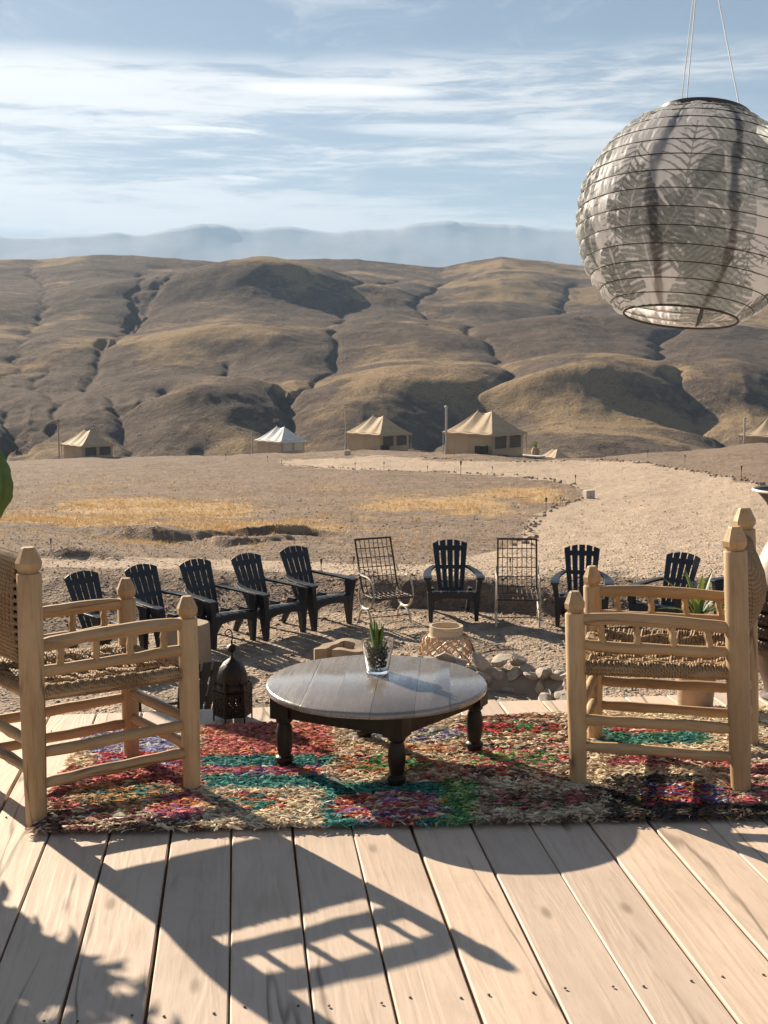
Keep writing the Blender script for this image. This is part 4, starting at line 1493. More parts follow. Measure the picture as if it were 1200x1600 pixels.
# ================================================================== tin lantern on the deck
def tin_lantern():
    c = at_z(364, 1124, 0.0)
    t = thing('tin_lantern', 'dark pierced tin lantern with a domed top and hooked finial on the deck edge', 'lantern', (c.x, c.y, 0), R(14))
    t.scale = (0.86, 0.86, 0.90)
    r0, zb, zt = 0.092, 0.030, 0.150
    n = 6
    cor = [(r0 * math.cos(math.pi / 3 * k), r0 * math.sin(math.pi / 3 * k)) for k in range(n)]
    for k in range(n):
        a, b = Vector((*cor[k], 0)), Vector((*cor[(k + 1) % n], 0))
        d = (b - a)
        L = d.length
        d.normalize()
        mb = MB()

        def q(u, z):
            return a + d * u + Vector((0, 0, z))
        rr = 0.0028
        for z in (zb, zb + 0.052, zb + 0.104, zt):
            mb.tube([q(0.006, z), q(L - 0.006, z)], rr, 5)
        # pierced scrollwork: rings, drops and leaning bars
        for row, zc in enumerate((zb + 0.026, zb + 0.078)):
            for m_ in range(3):
                u = L * (0.2 + 0.3 * m_)
                pts = [q(u + 0.0125 * math.cos(x_), zc + 0.019 * math.sin(x_)) for x_ in np.linspace(0, 2 * math.pi, 11)[:-1]]
                mb.tube(pts, 0.0026, 5, False, True)
                pts = [q(u + (0.011 - 0.0012 * i_) * math.cos(i_ * 0.8 + m_), zc + (0.013 - 0.0013 * i_) * math.sin(i_ * 0.8 + m_)) for i_ in range(8)]
                mb.tube(pts, 0.0024, 5)
            for m_ in range(4):
                u = L * (0.05 + 0.3 * m_)
                mb.tube([q(u, zc - 0.026), q(u + 0.004 * (-1) ** m_, zc), q(u, zc + 0.026)], 0.0032, 5)
        # solid band with small points above
        mb.add([q(0.004, zt - 0.014), q(L - 0.004, zt - 0.014), q(L - 0.004, zt + 0.022), q(L * 0.5, zt + 0.030), q(0.004, zt + 0.022)], [(0, 1, 2, 3, 4)])
        mb.add([q(0.004, zt - 0.05), q(L - 0.004, zt - 0.05), q(L - 0.004, zt - 0.038), q(0.004, zt - 0.038)], [(0, 1, 2, 3)])
        o = mb.build('pierced_panel', M_LANT, t)
        so = o.modifiers.new('thick', 'SOLIDIFY'); so.thickness = 0.0016
        p = Vector((*cor[k], 0))
        pb = MB().tube([p, p + Vector((0, 0, zt))], 0.0042, 6)
        out = p.normalized()
        pb.add([p + Vector((0, 0, zt)) + out * 0.003 - d * 0.0, p + Vector((0, 0, zt)) + d * 0.020, p + out * 0.006 + Vector((0, 0, zt + 0.056)), p + Vector((0, 0, zt)) - (Vector((*cor[k - 1], 0)) - p).normalized() * -0.020],
               [(0, 1, 2), (0, 2, 3), (1, 3, 2)])
        pb.build('corner_post', M_LANT, t, False)
    MB().lathe([(0.0, zb), (r0 * 0.95, zb), (r0 * 0.95, zb + 0.004), (0.0, zb + 0.004)], 6, cap0=False, cap1=False).build('base_plate', M_LANT, t, False)
    dome = [(0.072, zt - 0.01), (0.074, zt + 0.03), (0.071, zt + 0.06), (0.060, zt + 0.095), (0.040, zt + 0.122), (0.016, zt + 0.138), (0.006, zt + 0.146), (0.0045, zt + 0.165),
            (0.020, zt + 0.174), (0.027, zt + 0.187), (0.020, zt + 0.200), (0.005, zt + 0.207), (0.0045, zt + 0.222)]
    o = MB().lathe(dome, 24, jitter=lambda a, z: 1 + 0.02 * math.cos(6 * a)).build('dome', M_LANT, t, True, 50)
    hk = []
    for q_ in range(17):
        u = q_ / 16
        if u < 0.35:
            hk.append((0.004 * math.sin(u * 9), 0, zt + 0.22 + u * 0.11))
        else:
            an = (u - 0.35) / 0.65 * 5.6
            rr = 0.020 - 0.012 * (u - 0.35) / 0.65
            hk.append((0.001 - 0.019 + (0.020) * 1.0 * math.cos(an) * rr / 0.020, 0, zt + 0.258 + math.sin(an) * rr))
    MB().tube(hk, 0.0034, 6).build('hook', M_LANT, t)
    rg_ = random.Random(2)
    return t


tin_lantern()

# ================================================================== things on the ground round the fire pit
def stump():
    p = at_z(291, 1036, GROUND_Z)
    rgn = random.Random(8)
    o = MB().lathe([(0.25, -0.05), (0.245, 0.1), (0.238, 0.30), (0.235, 0.43), (0.225, 0.442)], 26, jitter=lambda a, z: 1 + 0.05 * math.sin(3 * a + 1) + 0.03 * math.sin(7 * a) + 0.012 * math.sin(17 * a)).build('tree_stump', M_LOG, None, True, 40)
    o.location = (p.x, p.y, gz(p.x, p.y))
    tag(o, 'sawn tree stump used as a side table in front of the third black chair', 'stump')


stump()


def hollow_log():
    p = at_z(536, 1034, GROUND_Z)
    n = 30
    vs, fs = [], []
    for q in range(n + 1):
        a = R(-150) + R(312) * q / n
        wob = 0.03 * math.sin(3 * a) + 0.02 * math.sin(7 * a + 1)
        ri, ro = 0.150 + wob * 0.6, 0.265 + wob
        for z in (-0.04, 0.17 + 0.02 * math.sin(2 * a)):
            vs += [(ri * math.cos(a), ri * math.sin(a), z), (ro * math.cos(a), ro * math.sin(a), z)]
    for q in range(n):
        a = q * 4
        b = a + 4
        fs += [(a, a + 1, b + 1, b), (a + 2, b + 2, b + 3, a + 3), (a + 1, a + 3, b + 3, b + 1), (a, b, b + 2, a + 2)]
    fs += [(0, 2, 3, 1), (n * 4, n * 4 + 1, n * 4 + 3, n * 4 + 2)]
    o = MB().add(vs, fs).build('hollow_log', M_LOG, None, True, 40)
    o.location = (p.x, p.y, gz(p.x, p.y)); o.rotation_euler = (0, 0, R(35))
    tag(o, 'short hollow log, open on one side, lying behind the round table', 'log')


hollow_log()


def bamboo_lantern():
    p = at_z(697, 1046, GROUND_Z)
    t = thing('bamboo_lantern', 'round woven bamboo lantern with a pale hoop rim behind the round table', 'lantern', (p.x, p.y, gz(p.x, p.y)))
    H, rm = 0.36, 0.275

    def rad(u):
        return 0.17 + (rm - 0.17) * math.sin(math.pi * (0.10 + 0.80 * u)) ** 0.8
    o = MB().lathe([(0.150, H - 0.005), (0.172, H - 0.005), (0.172, H + 0.105), (0.150, H + 0.105), (0.150, H - 0.005)], 40, cap0=False, cap1=False).build('hoop_rim', M_BAMRIM, t)
    for z in (H + 0.0, 0.01):
        MB().tube([(0.18 * math.cos(a), 0.18 * math.sin(a), z) for a in np.linspace(0, 2 * math.pi, 33)[:-1]], 0.012, 6, False, True).build('binding_ring', M_BAMBOO, t)
    for s_ in (-1, 1):
        for k in range(15):
            a0 = 2 * math.pi * k / 15
            pts = []
            for q in range(13):
                u = q / 12
                a = a0 + s_ * u * 1.65
                r = rad(u) + s_ * 0.006 * math.cos(q * math.pi)
                pts.append((r * math.cos(a), r * math.sin(a), H * u))
            MB().tube(pts, 0.011, 6, True, sq=(1.0, 0.55)).build('bamboo_strip', M_BAMBOO, t)
    MB().lathe([(0.0, 0.004), (0.17, 0.004), (0.17, 0.014), (0, 0.014)], 24, cap0=False, cap1=False).build('base_board', M_BAMRIM, t)
    MB().tube([(0.172, -0.03, H + 0.03), (0.20, -0.04, H + 0.01), (0.255, -0.06, H - 0.08), (0.29, -0.07, H - 0.17), (0.285, -0.05, H - 0.22)], 0.012, 6).build('rope_handle', M_ROPE, t)


bamboo_lantern()


def fire_pit():
    c = at_z(738, 1113, GROUND_Z)
    t = thing('fire_pit', 'round fire pit ringed with grey field stones, half hidden below the deck edge', 'fire pit', (c.x, c.y, GROUND_Z))
    rgn = random.Random(12)
    vs = [(1.04, -0.06), (1.06, 0.12), (1.0, 0.17), (0.90, 0.17), (0.85, 0.12), (0.76, -0.1), (0.0, -0.12)]
    MB().lathe([(r * 1.0, z) for r, z in vs], 56, cap0=False, cap1=False, jitter=lambda a, z: 1 + 0.02 * math.sin(5 * a) + 0.015 * math.sin(11 * a + z * 20)).build('mud_wall', M_MUD, t, True, 60)
    rocks = [rock_mesh('stone', M_STONE, 70 + k, 3, (1, 0.75 + 0.05 * (k % 3), 0.5 + 0.06 * (k % 4)), 0.5) for k in range(9)]
    for row, (rad, z, k) in enumerate(((0.96, 0.24, 1.0), (0.88, 0.13, 0.95), (0.85, 0.0, 0.95))):
        a = -0.4 + row * 0.1
        while a < 2 * math.pi - 0.45:
            s_ = rgn.uniform(0.085, 0.15) * k
            o = bpy.data.objects.new('stone', rgn.choice(rocks))
            COL.objects.link(o); o.parent = t
            r = rad + rgn.uniform(-0.05, 0.06)
            o.location = (r * math.cos(a), r * math.sin(a), z + rgn.uniform(-0.03, 0.04))
            o.scale = (s_ * rgn.uniform(0.9, 1.3), s_ * rgn.uniform(0.8, 1.2), s_ * rgn.uniform(0.8, 1.3))
            o.rotation_euler = (rgn.uniform(-0.6, 0.6), rgn.uniform(-0.6, 0.6), rgn.uniform(0, 6.28))
            a += s_ * 1.45 / rad


fire_pit()


def ribbon_leaf(mb, base, az_, L, w, up, droop, n=8, fold=0.35):
    d = Vector((math.cos(az_), math.sin(az_), 0))
    sd = Vector((-d.y, d.x, 0))
    vs = []
    pos = Vector(base)
    el_ = up
    for q in range(n + 1):
        u = q / n
        ww = w * (0.75 + 0.9 * u - 1.65 * u ** 2.2)
        ww = max(ww, 0.0006)
        nrm = Vector((0, 0, 1)) * math.cos(el_) - d * math.sin(el_)
        vs += [pos - sd * ww + nrm * ww * fold, pos, pos + sd * ww + nrm * ww * fold]
        pos = pos + (d * math.cos(el_) + Vector((0, 0, math.sin(el_)))) * (L / n)
        el_ -= droop / n
    fs = []
    for q in range(n):
        a = q * 3
        fs += [(a, a + 1, a + 4, a + 3), (a + 1, a + 2, a + 5, a + 4)]
    mb.add(vs, fs)


def potted_agave():
    c = at_z(1086, 1104, 0.0)
    t = thing('potted_agave', 'agave with yellowing lower leaves in a dusty clay pot behind the right rope chair', 'potted plant', (c.x, c.y, 0))
    MB().lathe([(0.0, 0.004), (0.070, 0.0), (0.074, 0.006), (0.086, 0.17), (0.094, 0.172), (0.095, 0.20), (0.084, 0.20), (0.080, 0.17), (0.0, 0.165)], 28, cap0=False, cap1=False).build('clay_pot', M_TERRA, t, True, 40)
    MB().lathe([(0.0, 0.182), (0.08, 0.178)], 20, cap0=False, cap1=False).build('soil', M_MUD, t)
    MB().lathe([(0.018, 0.17), (0.020, 0.25), (0.016, 0.33), (0.02, 0.40)], 10, jitter=lambda a, z: 1 + 0.1 * math.sin(3 * a + 40 * z)).build('stem', M_DRYLEAF, t)
    rgn = random.Random(17)
    for k in range(17):
        mb = MB()
        an = k * 2.4
        ribbon_leaf(mb, (0.008 * math.cos(an), 0.008 * math.sin(an), 0.385 + 0.002 * k), an, rgn.uniform(0.15, 0.23), 0.016, rgn.uniform(0.2, 1.35), rgn.uniform(0.1, 0.9))
        mb.build('leaf', M_AGAVE, t)
    for k in range(5):
        mb = MB()
        ribbon_leaf(mb, (0, 0, 0.30 + 0.01 * k), k * 1.3 + 0.4, 0.13, 0.013, -0.5, 0.9)
        o = mb.build('leaf', M_DRYLEAF, t)
        o['label'] = 'withered yellow leaf'
    for k in range(5):
        mb = MB()
        ribbon_leaf(mb, (0.03 * math.cos(k * 1.3), 0.03 * math.sin(k * 1.3), 0.18), k * 1.3, 0.15, 0.012, 1.0, 0.3)
        mb.build('leaf', M_AGAVE, t)


potted_agave()


def braided_urn():
    c = at_z(1226, 1091, 0.0)
    t = thing('braided_urn', 'tall brown urn with black flared mouth and dark braids at the right photo edge', 'urn', (c.x, c.y, 0))
    M_UMB = simple_mat('brown_leather', (0.085, 0.05, 0.034), 0.38, 0.35, 12.0, 0.2, 60.0)
    M_SHO = simple_mat('sunlit_shoulder_glaze', (0.52, 0.40, 0.32), 0.38, 0.2, 6.0, 0.1, 40.0)  # pale tone paints the sunlit gloss onto the brown urn's shoulder
    body = [(0.0, 0.0), (0.100, 0.0), (0.108, 0.012), (0.085, 0.03), (0.088, 0.05), (0.118, 0.13), (0.150, 0.24), (0.168, 0.35), (0.172, 0.44), (0.165, 0.52), (0.143, 0.60), (0.112, 0.67), (0.088, 0.715)]
    MB().lathe(body[:9], 44, cap0=False, cap1=False).build('body', M_UMB, t, True, 60)
    MB().lathe(body[8:], 44, cap0=False, cap1=False).build('shoulder', M_SHO, t, True, 60)
    neck = [(0.088, 0.714), (0.080, 0.74), (0.078, 0.77), (0.088, 0.82), (0.112, 0.87), (0.150, 0.912), (0.168, 0.922), (0.160, 0.924), (0.105, 0.885), (0.078, 0.84), (0.068, 0.78)]
    MB().lathe(neck, 44, cap0=False, cap1=False).build('neck', M_BLACK, t, True, 60)
    MB().tube([(0.168 * math.cos(a), 0.168 * math.sin(a), 0.924) for a in np.linspace(0, 2 * math.pi, 45)[:-1]], 0.0062, 8, False, True).build('rim', M_CREAM, t)
    prof_z = [b[1] for b in body][3:]
    prof_r = [b[0] for b in body][3:]
    for z0, amp in ((0.26, 0), (0.32, 0), (0.38, 0), (0.44, 0), (0.50, 0)):
        mb = MB()
        for strand in range(3):
            pts = []
            for q in range(150):
                a = 2 * math.pi * q / 150
                w = 23 * a + strand * 2 * math.pi / 3
                z = z0 + 0.020 * math.sin(w)
                r = float(np.interp(z, prof_z, prof_r)) + 0.010 + 0.007 * math.sin(2 * w)
                pts.append((r * math.cos(a), r * math.sin(a), z))
            mb.tube(pts, 0.0115, 5, False, True)
        mb.build('braid', M_LEATHER, t, True, 80)


braided_urn()


def cactus():
    t = thing('column_cactus', 'tall green column cactus at the left photo edge, beyond the deck', 'cactus', (-2.255, 7.05, gz(-2.255, 7.05)))

    def column(path, rs, seed):
        mb = MB()
        n, ribs = 40, 5
        vs, fs = [], []
        for p, r in zip(path, rs):
            for q in range(n):
                a = 2 * math.pi * q / n + 0.3
                rr = r * (0.74 + 0.26 * abs(math.cos(ribs * a / 2)) ** 0.8)
                vs.append(Vector(p) + Vector((rr * math.cos(a), rr * math.sin(a), 0)))
        m = len(path)
        for k in range(m - 1):
            for q in range(n):
                q2 = (q + 1) % n
                fs.append((k * n + q, k * n + q2, (k + 1) * n + q2, (k + 1) * n + q))
        fs.append(tuple((m - 1) * n + q for q in range(n)))
        return mb.add(vs, fs)
    top = 1.0 - t.location.z
    zs = np.linspace(-0.05, top + 0.55, 34)
    column([(-0.30, 0.1, z) for z in zs], [0.13 * (1 + 0.05 * math.sin(z * 9)) * (1 if k < 31 else (0.8, 0.5, 0.1)[k - 31]) for k, z in enumerate(zs)], 1).build('trunk', M_CACTUS, t, True, 50)
    path, rs = [], []
    for k in range(26):
        u = k / 25
        path.append((-0.19 + 0.185 * min(1, u * 1.9) ** 0.8 - 0.02 * max(0, u - 0.6), 0.0, top - 0.66 + 0.66 * u))
        rs.append(0.088 * (0.35 + 0.75 * min(1, u * 1.9)) * (1 + 0.04 * math.sin(k * 1.7)) * (1 - max(0, (u - 0.62) / 0.38) ** 2.2 * 0.92))
    column(path, rs, 2).build('arm', M_CACTUS, t, True, 50)


cactus()


def shrub():
    t = thing('potted_shrub', 'leafy green shrub in a clay pot left of the left rope chair', 'potted plant', (-1.90, 3.95, 0))
    MB().lathe([(0.0, 0.002), (0.10, 0.0), (0.105, 0.01), (0.14, 0.26), (0.152, 0.262), (0.152, 0.30), (0.135, 0.30), (0.13, 0.26), (0, 0.25)], 26, cap0=False, cap1=False).build('clay_pot', M_TERRA, t, True, 40)
    rgn = random.Random(6)
    st, lv = MB(), MB()
    for k in range(15):
        an = rgn.uniform(0, 6.28)
        tip = Vector((math.cos(an) * rgn.uniform(0.08, 0.30), math.sin(an) * rgn.uniform(0.08, 0.30), rgn.uniform(0.50, 0.86)))
        pts = [Vector((0.02 * math.cos(an), 0.02 * math.sin(an), 0.24)).lerp(tip, q / 5) + Vector((0, 0, 0.05 * math.sin(q * 0.6))) for q in range(6)]
        st.tube(pts, [0.006, 0.0055, 0.005, 0.004, 0.003, 0.002], 5)
        for q in range(1, 6):
            for _ in range(10):
                p = pts[q] + Vector((rgn.gauss(0, 0.03), rgn.gauss(0, 0.03), rgn.gauss(0, 0.03)))
                ribbon_leaf(lv, p, rgn.uniform(0, 6.28), rgn.uniform(0.08, 0.14), rgn.uniform(0.022, 0.034), rgn.uniform(-0.3, 0.9), rgn.uniform(0.2, 1.2), 3, 0.2)
    st.build('stems', M_LOG, t)
    o = lv.build('foliage', M_SHRUB, t)
    o['kind'] = 'stuff'


shrub()


# ================================================================== hanging printed lantern
def hanging_lantern():
    c = at_y(1081, 344, 2.235)
    t = thing('hanging_lantern', 'round cloth lantern printed with grey palm leaves, hanging on white cords', 'lantern', c)
    t.rotation_euler = (R(-8.0), R(7.0), 0)
    Rs = 0.2025
    nu, nv = 620, 300
    th0, th1 = math.asin(0.077 / Rs), math.pi - math.asin(0.100 / Rs)
    u = np.linspace(0, 2 * math.pi, nu, endpoint=False)
    v = np.linspace(th0, th1, nv)
    U, V = np.meshgrid(u, v)
    nrib = 15
    arc = (V - th0) / (th1 - th0)
    fr = (arc * nrib) % 1.0
    rgn = np.random.default_rng(8)
    rr = Rs + 0.0022 * (np.sin(np.pi * fr) ** 0.7 - 0.6)
    wr = fbm(np.cos(U) * 9 + 40, np.sin(U) * 9 + V * 2.2, 3, 1) * 0.0034 + fbm(U * 26, V * 3.5, 3, 3) * 0.0017 + fbm(U * 9, arc * nrib * 1.1, 3, 5) * 0.0010
    left = np.exp(-(((U - math.pi) + np.pi) % (2 * np.pi) - np.pi) ** 2 / 0.5)
    wr = wr * (1 + 1.4 * left)
    rr = rr + wr * np.sin(np.pi * fr) ** 0.5
    X, Y, Z = rr * np.sin(V) * np.cos(U), rr * np.sin(V) * np.sin(U), rr * np.cos(V) * 1.0
    # printed leaves, stamped in the unrolled cloth
    base = np.ones((nv, nu, 3)) * np.array([0.83, 0.81, 0.81])
    circ = 2 * math.pi * Rs
    sx = (U / (2 * math.pi)) * circ
    sy = V * Rs
    for k in range(105):
        cu, cv = rgn.uniform(0, circ), rgn.uniform(th0, th1) * Rs
        an = rgn.uniform(-0.9, 0.9) + (math.pi if rgn.random() < 0.4 else 0)
        kind = rgn.random()
        L = rgn.uniform(0.085, 0.15)
        ddx = ((sx - cu + circ / 2) % circ - circ / 2) * np.sin(V)
        ddy = sy - cv
        m = (np.abs(ddx) < L) & (np.abs(ddy) < L)
        ii = np.nonzero(m)
        if not len(ii[0]): continue
        xx, yy = ddx[ii], ddy[ii]
        a = math.sin(an) * xx - math.cos(an) * yy          # along the midrib
        b = math.cos(an) * xx + math.sin(an) * yy
        s_ = a / L + 0.5
        ok = (s_ > 0) & (s_ < 1)
        sc_ = np.clip(s_, 0, 1)
        tone = rgn.uniform(0.10, 0.42) * np.array([0.93, 1.0, 0.97])
        if kind < 0.30:      # feather palm
            w = 0.36 * L * np.sin(np.pi * sc_ ** 0.8) ** 0.8
            st = ((a - np.abs(b) * 1.0 + 1.1 * b * b / L) / (L * 0.12)) % 1.0
            st = st + 0.25 * np.abs(b) / (w + 1e-6)
            mask = ok & (np.abs(b) < w) & ((st < 0.36) | (np.abs(b) < 0.0012))
            al = 0.75
        elif kind < 0.8:     # split-leaf
            w = 0.42 * L * np.sin(np.pi * sc_ ** 0.62) ** 0.75
            st = ((a - np.abs(b) * 0.7 + 0.8 * b * b / L) / (L * 0.17)) % 1.0
            cut = (st < 0.22) & (np.abs(b) > 0.38 * w)
            vein = (np.abs(b) < 0.0014) | ((np.abs(st - 0.62) < 0.045))
            mask = ok & (np.abs(b) < w) & ~cut
            al = np.where(vein, 0.30, 0.72)[mask] if mask.any() else 0.7
        else:                # plain lance leaf
            w = 0.22 * L * np.sin(np.pi * sc_ ** 0.8)
            mask = ok & (np.abs(b) < w)
            al = (0.45 + 0.4 * (np.abs(b) / (w + 1e-6)))[mask] if mask.any() else 0.5
        if not mask.any(): continue
        j0, j1 = ii[0][mask], ii[1][mask]
        shade = (0.7 + 0.6 * np.abs(np.sin(40 * s_[mask])))[:, None]
        al = np.asarray(al).reshape(-1, 1) if np.ndim(al) else al
        base[j0, j1] = base[j0, j1] * (1 - al) + tone * shade * al
    vts = np.stack([X, Y, Z], -1).reshape(-1, 3)
    i = np.arange((nv - 1) * nu)
    ri, ui = i // nu, i % nu
    u2 = (ui + 1) % nu
    f = np.stack([ri * nu + ui, (ri + 1) * nu + ui, (ri + 1) * nu + u2, ri * nu + u2], -1)
    me = bpy.data.meshes.new('shade')
    me.vertices.add(len(vts)); me.vertices.foreach_set('co', vts.ravel())
    me.loops.add(f.size); me.loops.foreach_set('vertex_index', f.ravel())
    me.polygons.add(len(f)); me.polygons.foreach_set('loop_start', np.arange(len(f)) * 4)
    me.polygons.foreach_set('use_smooth', np.ones(len(f), bool))
    me.update(calc_edges=True)
    ca = me.color_attributes.new('print', 'FLOAT_COLOR', 'POINT')
    ca.data.foreach_set('color', np.concatenate([base.reshape(-1, 3), np.ones((len(vts), 1))], 1).astype(np.float32).ravel())

    def cloth(name, col=None, tr=0.70):
        m, nt, bs = material(name)
        cc = nt.attr('print', 'Color') if col is None else nt.new('ShaderNodeRGB').outputs[0]
        if col is not None: cc.default_value = (*col, 1)
        link(nt, cc, bs, 'Base Color')
        bs.inputs['Roughness'].default_value = 0.5
        bs.inputs['Specular IOR Level'].default_value = 0.35
        trn = nt.new('ShaderNodeBsdfTranslucent', {'Color': cc})
        nt.l.new(nt.new('ShaderNodeMixShader', {0: tr, 1: bs.outputs[0], 2: trn.outputs[0]}).outputs[0], nt.n['Material Output'].inputs['Surface'])
        return m
    me.materials.append(cloth('leaf_print_cloth'))
    o = bpy.data.objects.new('shade', me)
    COL.objects.link(o)
    o.parent = t
    M_WIRE = simple_mat('dark_wire', (0.02, 0.018, 0.017), 0.5, 0.2, 5.0)
    for k in range(1, nrib):
        a = th0 + (th1 - th0) * k / nrib
        r, z = (Rs - 0.0003) * math.sin(a), (Rs - 0.0003) * math.cos(a)
        MB().tube([(r * math.cos(q), r * math.sin(q), z) for q in np.linspace(0, 2 * math.pi, 97)[:-1]], 0.0009, 5, False, True).build('rib', M_WIRE, t)
    zt_, zb_ = Rs * math.cos(th0), Rs * math.cos(th1)
    MB().lathe([(0.081, zt_ - 0.014), (0.0815, zt_ + 0.006), (0.074, zt_ + 0.008), (0.073, zt_ - 0.01), (0.081, zt_ - 0.014)], 60, cap0=False, cap1=False).build('top_ring', simple_mat('brown_rim', (0.07, 0.045, 0.035), 0.3), t)
    MB().tube([(0.1005 * math.cos(q), 0.1005 * math.sin(q), zb_) for q in np.linspace(0, 2 * math.pi, 81)[:-1]], 0.0020, 6, False, True).build('bottom_ring', M_WIRE, t)
    # doubled hems where the cloth panels overlap
    M_HEM = cloth('doubled_hem', (0.06, 0.06, 0.058), 0.15)
    for az_, wd in ((R(237), 0.105), (R(276), 0.085), (R(325), 0.05), (R(60), 0.06), (R(140), 0.06)):
        mb = MB()
        n = 40
        vs = []
        for q in range(n + 1):
            a = th0 + (th1 - th0) * q / n
            r, z = (Rs - 0.0032) * math.sin(a), (Rs - 0.0032) * math.cos(a)
            wq = wd * (1 + 0.25 * math.sin(q * 0.9) + 0.15 * math.sin(q * 2.3)) * min(1, 0.6 + math.sin(a) * 0.5)
            off = 0.04 * math.sin(q * 0.25)
            for sg in (-0.5, 0.5):
                vs.append((r * math.cos(az_ + off + sg * wq), r * math.sin(az_ + off + sg * wq), z))
        mb.add(vs, [(2 * q, 2 * q + 1, 2 * q + 3, 2 * q + 2) for q in range(n)])
        mb.build('hem', M_HEM, t)
    apex = Vector((-0.045, 0.0, zt_ + 0.36))
    for a in (R(112), R(231), R(-52)):
        p = Vector((0.076 * math.cos(a), 0.076 * math.sin(a), zt_))
        MB().tube([p, p.lerp(apex, 0.5) + Vector((0, 0, -0.001)), apex], 0.0010, 6).build('cord', M_WHITE, t)
    MB().tube([apex, apex + Vector((0, 0, 1.4))], 0.0013, 6).build('cord', M_WHITE, t)


hanging_lantern()

# ================================================================== safari tents on the ridge
def tent_roof(mat, t, lx=5.0, ly=3.9, eave=1.72, peak=3.45, ridge=1.55, over=0.28):
    """hipped canvas roof with two pole peaks and sagging slopes"""
    n = 96
    sags = 14
    ex, ey = lx / 2 + over, ly / 2 + over
    per = []
    for k in range(n):
        u = 4 * k / n
        sd, f = int(u), u - int(u)
        per.append([(ex, -ey + 2 * ey * f), (ex - 2 * ex * f, ey), (-ex, ey - 2 * ey * f), (-ex + 2 * ex * f, -ey)][sd])
    vs, fs = [], []
    for j in range(sags + 1):
        s_ = j / sags
        for k, (x, y) in enumerate(per):
            rx = max(-ridge / 2, min(ridge / 2, x * 0.75))
            # ridge dips a little between the poles
            rz = peak - 0.22 * (1 - abs(rx) / (ridge / 2)) ** 0.8
            px_, py_ = rx * (1 - s_) + x * s_, y * s_
            fold = 0.0
            u = k / n * 4
            fr_ = u - int(u)
            scallop = 0.07 * math.sin(fr_ * math.pi * 3) ** 2 * s_ ** 3
            pole = 0.11 * math.cos(fr_ * math.pi * 6) * (1 - s_) * s_ * 1.2
            z = eave - 0.05 + (rz - eave + 0.05) * (1 - s_) ** 1.32 + pole - scallop * 0.6
            vs.append((px_, py_, z))
    for j in range(sags):
        for k in range(n):
            k2 = (k + 1) % n
            fs.append((j * n + k, (j + 1) * n + k, (j + 1) * n + k2, j * n + k2))
    o = MB().add(vs, fs).build('roof', mat, t, True, 40)
    so = o.modifiers.new('thick', 'SOLIDIFY'); so.thickness = 0.02
    val = MB()
    for k in range(n):
        a, b = vs[sags * n + k], vs[sags * n + (k + 1) % n]
        d = 0.13 + 0.03 * (k % 2)
        val.add([a, b, (b[0], b[1], b[2] - d), (a[0], a[1], a[2] - d)], [(0, 1, 2, 3)])
    val.build('valance', mat, o, False)
    for sx in (-1, 1):
        MB().lathe([(0.05, peak - 0.06), (0.05, peak + 0.05), (0.02, peak + 0.09)], 8, (sx * ridge / 2, 0, 0)).build('pole_cap', mat, o)


def tent(label, roofmat, wallmat):
    t = thing('safari_tent', label, 'tent', (0, 0, 0), 0, 'safari tents along the ridge')
    lx, ly, h = 5.0, 3.9, 1.78
    for sx in (-1, 1):
        MB().box((sx * lx / 2, 0, h / 2 - 0.3), (0.05, ly, h + 0.6)).build('wall', wallmat, t, False)
        MB().box((0, sx * ly / 2, h / 2 - 0.3), (lx - 0.056, 0.05, h + 0.6)).build('wall', wallmat, t, False)
    for y in (-0.92, 0.92):
        w = MB().box((lx / 2 + 0.034, y, 1.02), (0.02, 1.45, 1.10)).build('window', M_NET, t, False)
        f = MB()
        for yy in (-0.77, 0.77): f.box((lx / 2 + 0.045, y + yy, 1.02), (0.05, 0.09, 1.28))
        for zz in (0.43, 1.61): f.box((lx / 2 + 0.044, y, zz), (0.046, 1.45, 0.09))
        f.build('window_frame', wallmat, w, False)
    for k in range(-1, 2):
        MB().box((k * 1.6, -ly / 2 - 0.032, 0.85), (0.07, 0.02, 1.7)).build('seam_strip', wallmat, t, False)
    for sx in (-1, 1):
        for sy in (-1, 1):
            MB().tube([(sx * (lx / 2 + 0.2), sy * (ly / 2 + 0.2), -0.6), (sx * (lx / 2 + 0.2), sy * (ly / 2 + 0.2), 1.70)], 0.035, 6).build('corner_pole', M_POLE, t)
    tent_roof(roofmat, t, lx, ly)
    return t


def tent_at(px, Yd, wx=0.0):
    """a point of the ridge at distance Yd in the column of a pixel"""
    x = (px - 600) / F * (Yd * CP + 0.9)
    return x, Yd, gz(x, Yd)


TROT = R(-46)
tA = tent('large tan safari tent right of the middle, dark box at its wall', M_CANVAS, M_WALLC)
x, y, z = tent_at(757, 101.5)
tA.location = (x, y, z + 0.12); tA.rotation_euler = (0, 0, TROT)
x, y, z = tent_at(591, 126)
copy_tree(tA, (x, y, z + 0.1), R(-48), 'tan safari tent in the middle of the ridge, next to the tallest thin pole')
x, y, z = tent_at(136, 146)
copy_tree(tA, (x, y, z + 0.1), R(-50), 'tan safari tent farthest left on the ridge, beside a thin white pole')
x, y, z = tent_at(1212, 118)
copy_tree(tA, (x, y, z - 0.9), R(-42), 'tan tent at the right photo edge, mostly hidden behind the slope')
x, y, z = tent_at(868, 148)
copy_tree(tA, (x, y, z), R(-60), 'small tan tent peak poking up behind the crest, right of the large tent', scale=0.60)
tW = tent('white roofed safari tent on the ridge, with pale flaps over its windows', M_WHITEC, M_WALLC)
for o in [q for q in COL.objects if q.parent == tW and q.name.startswith('window')]:
    o.data.materials[0] = M_PALEW
x, y, z = tent_at(438, 158)
tW.location = (x, y, z + 1.3); tW.rotation_euler = (0, 0, R(-46))

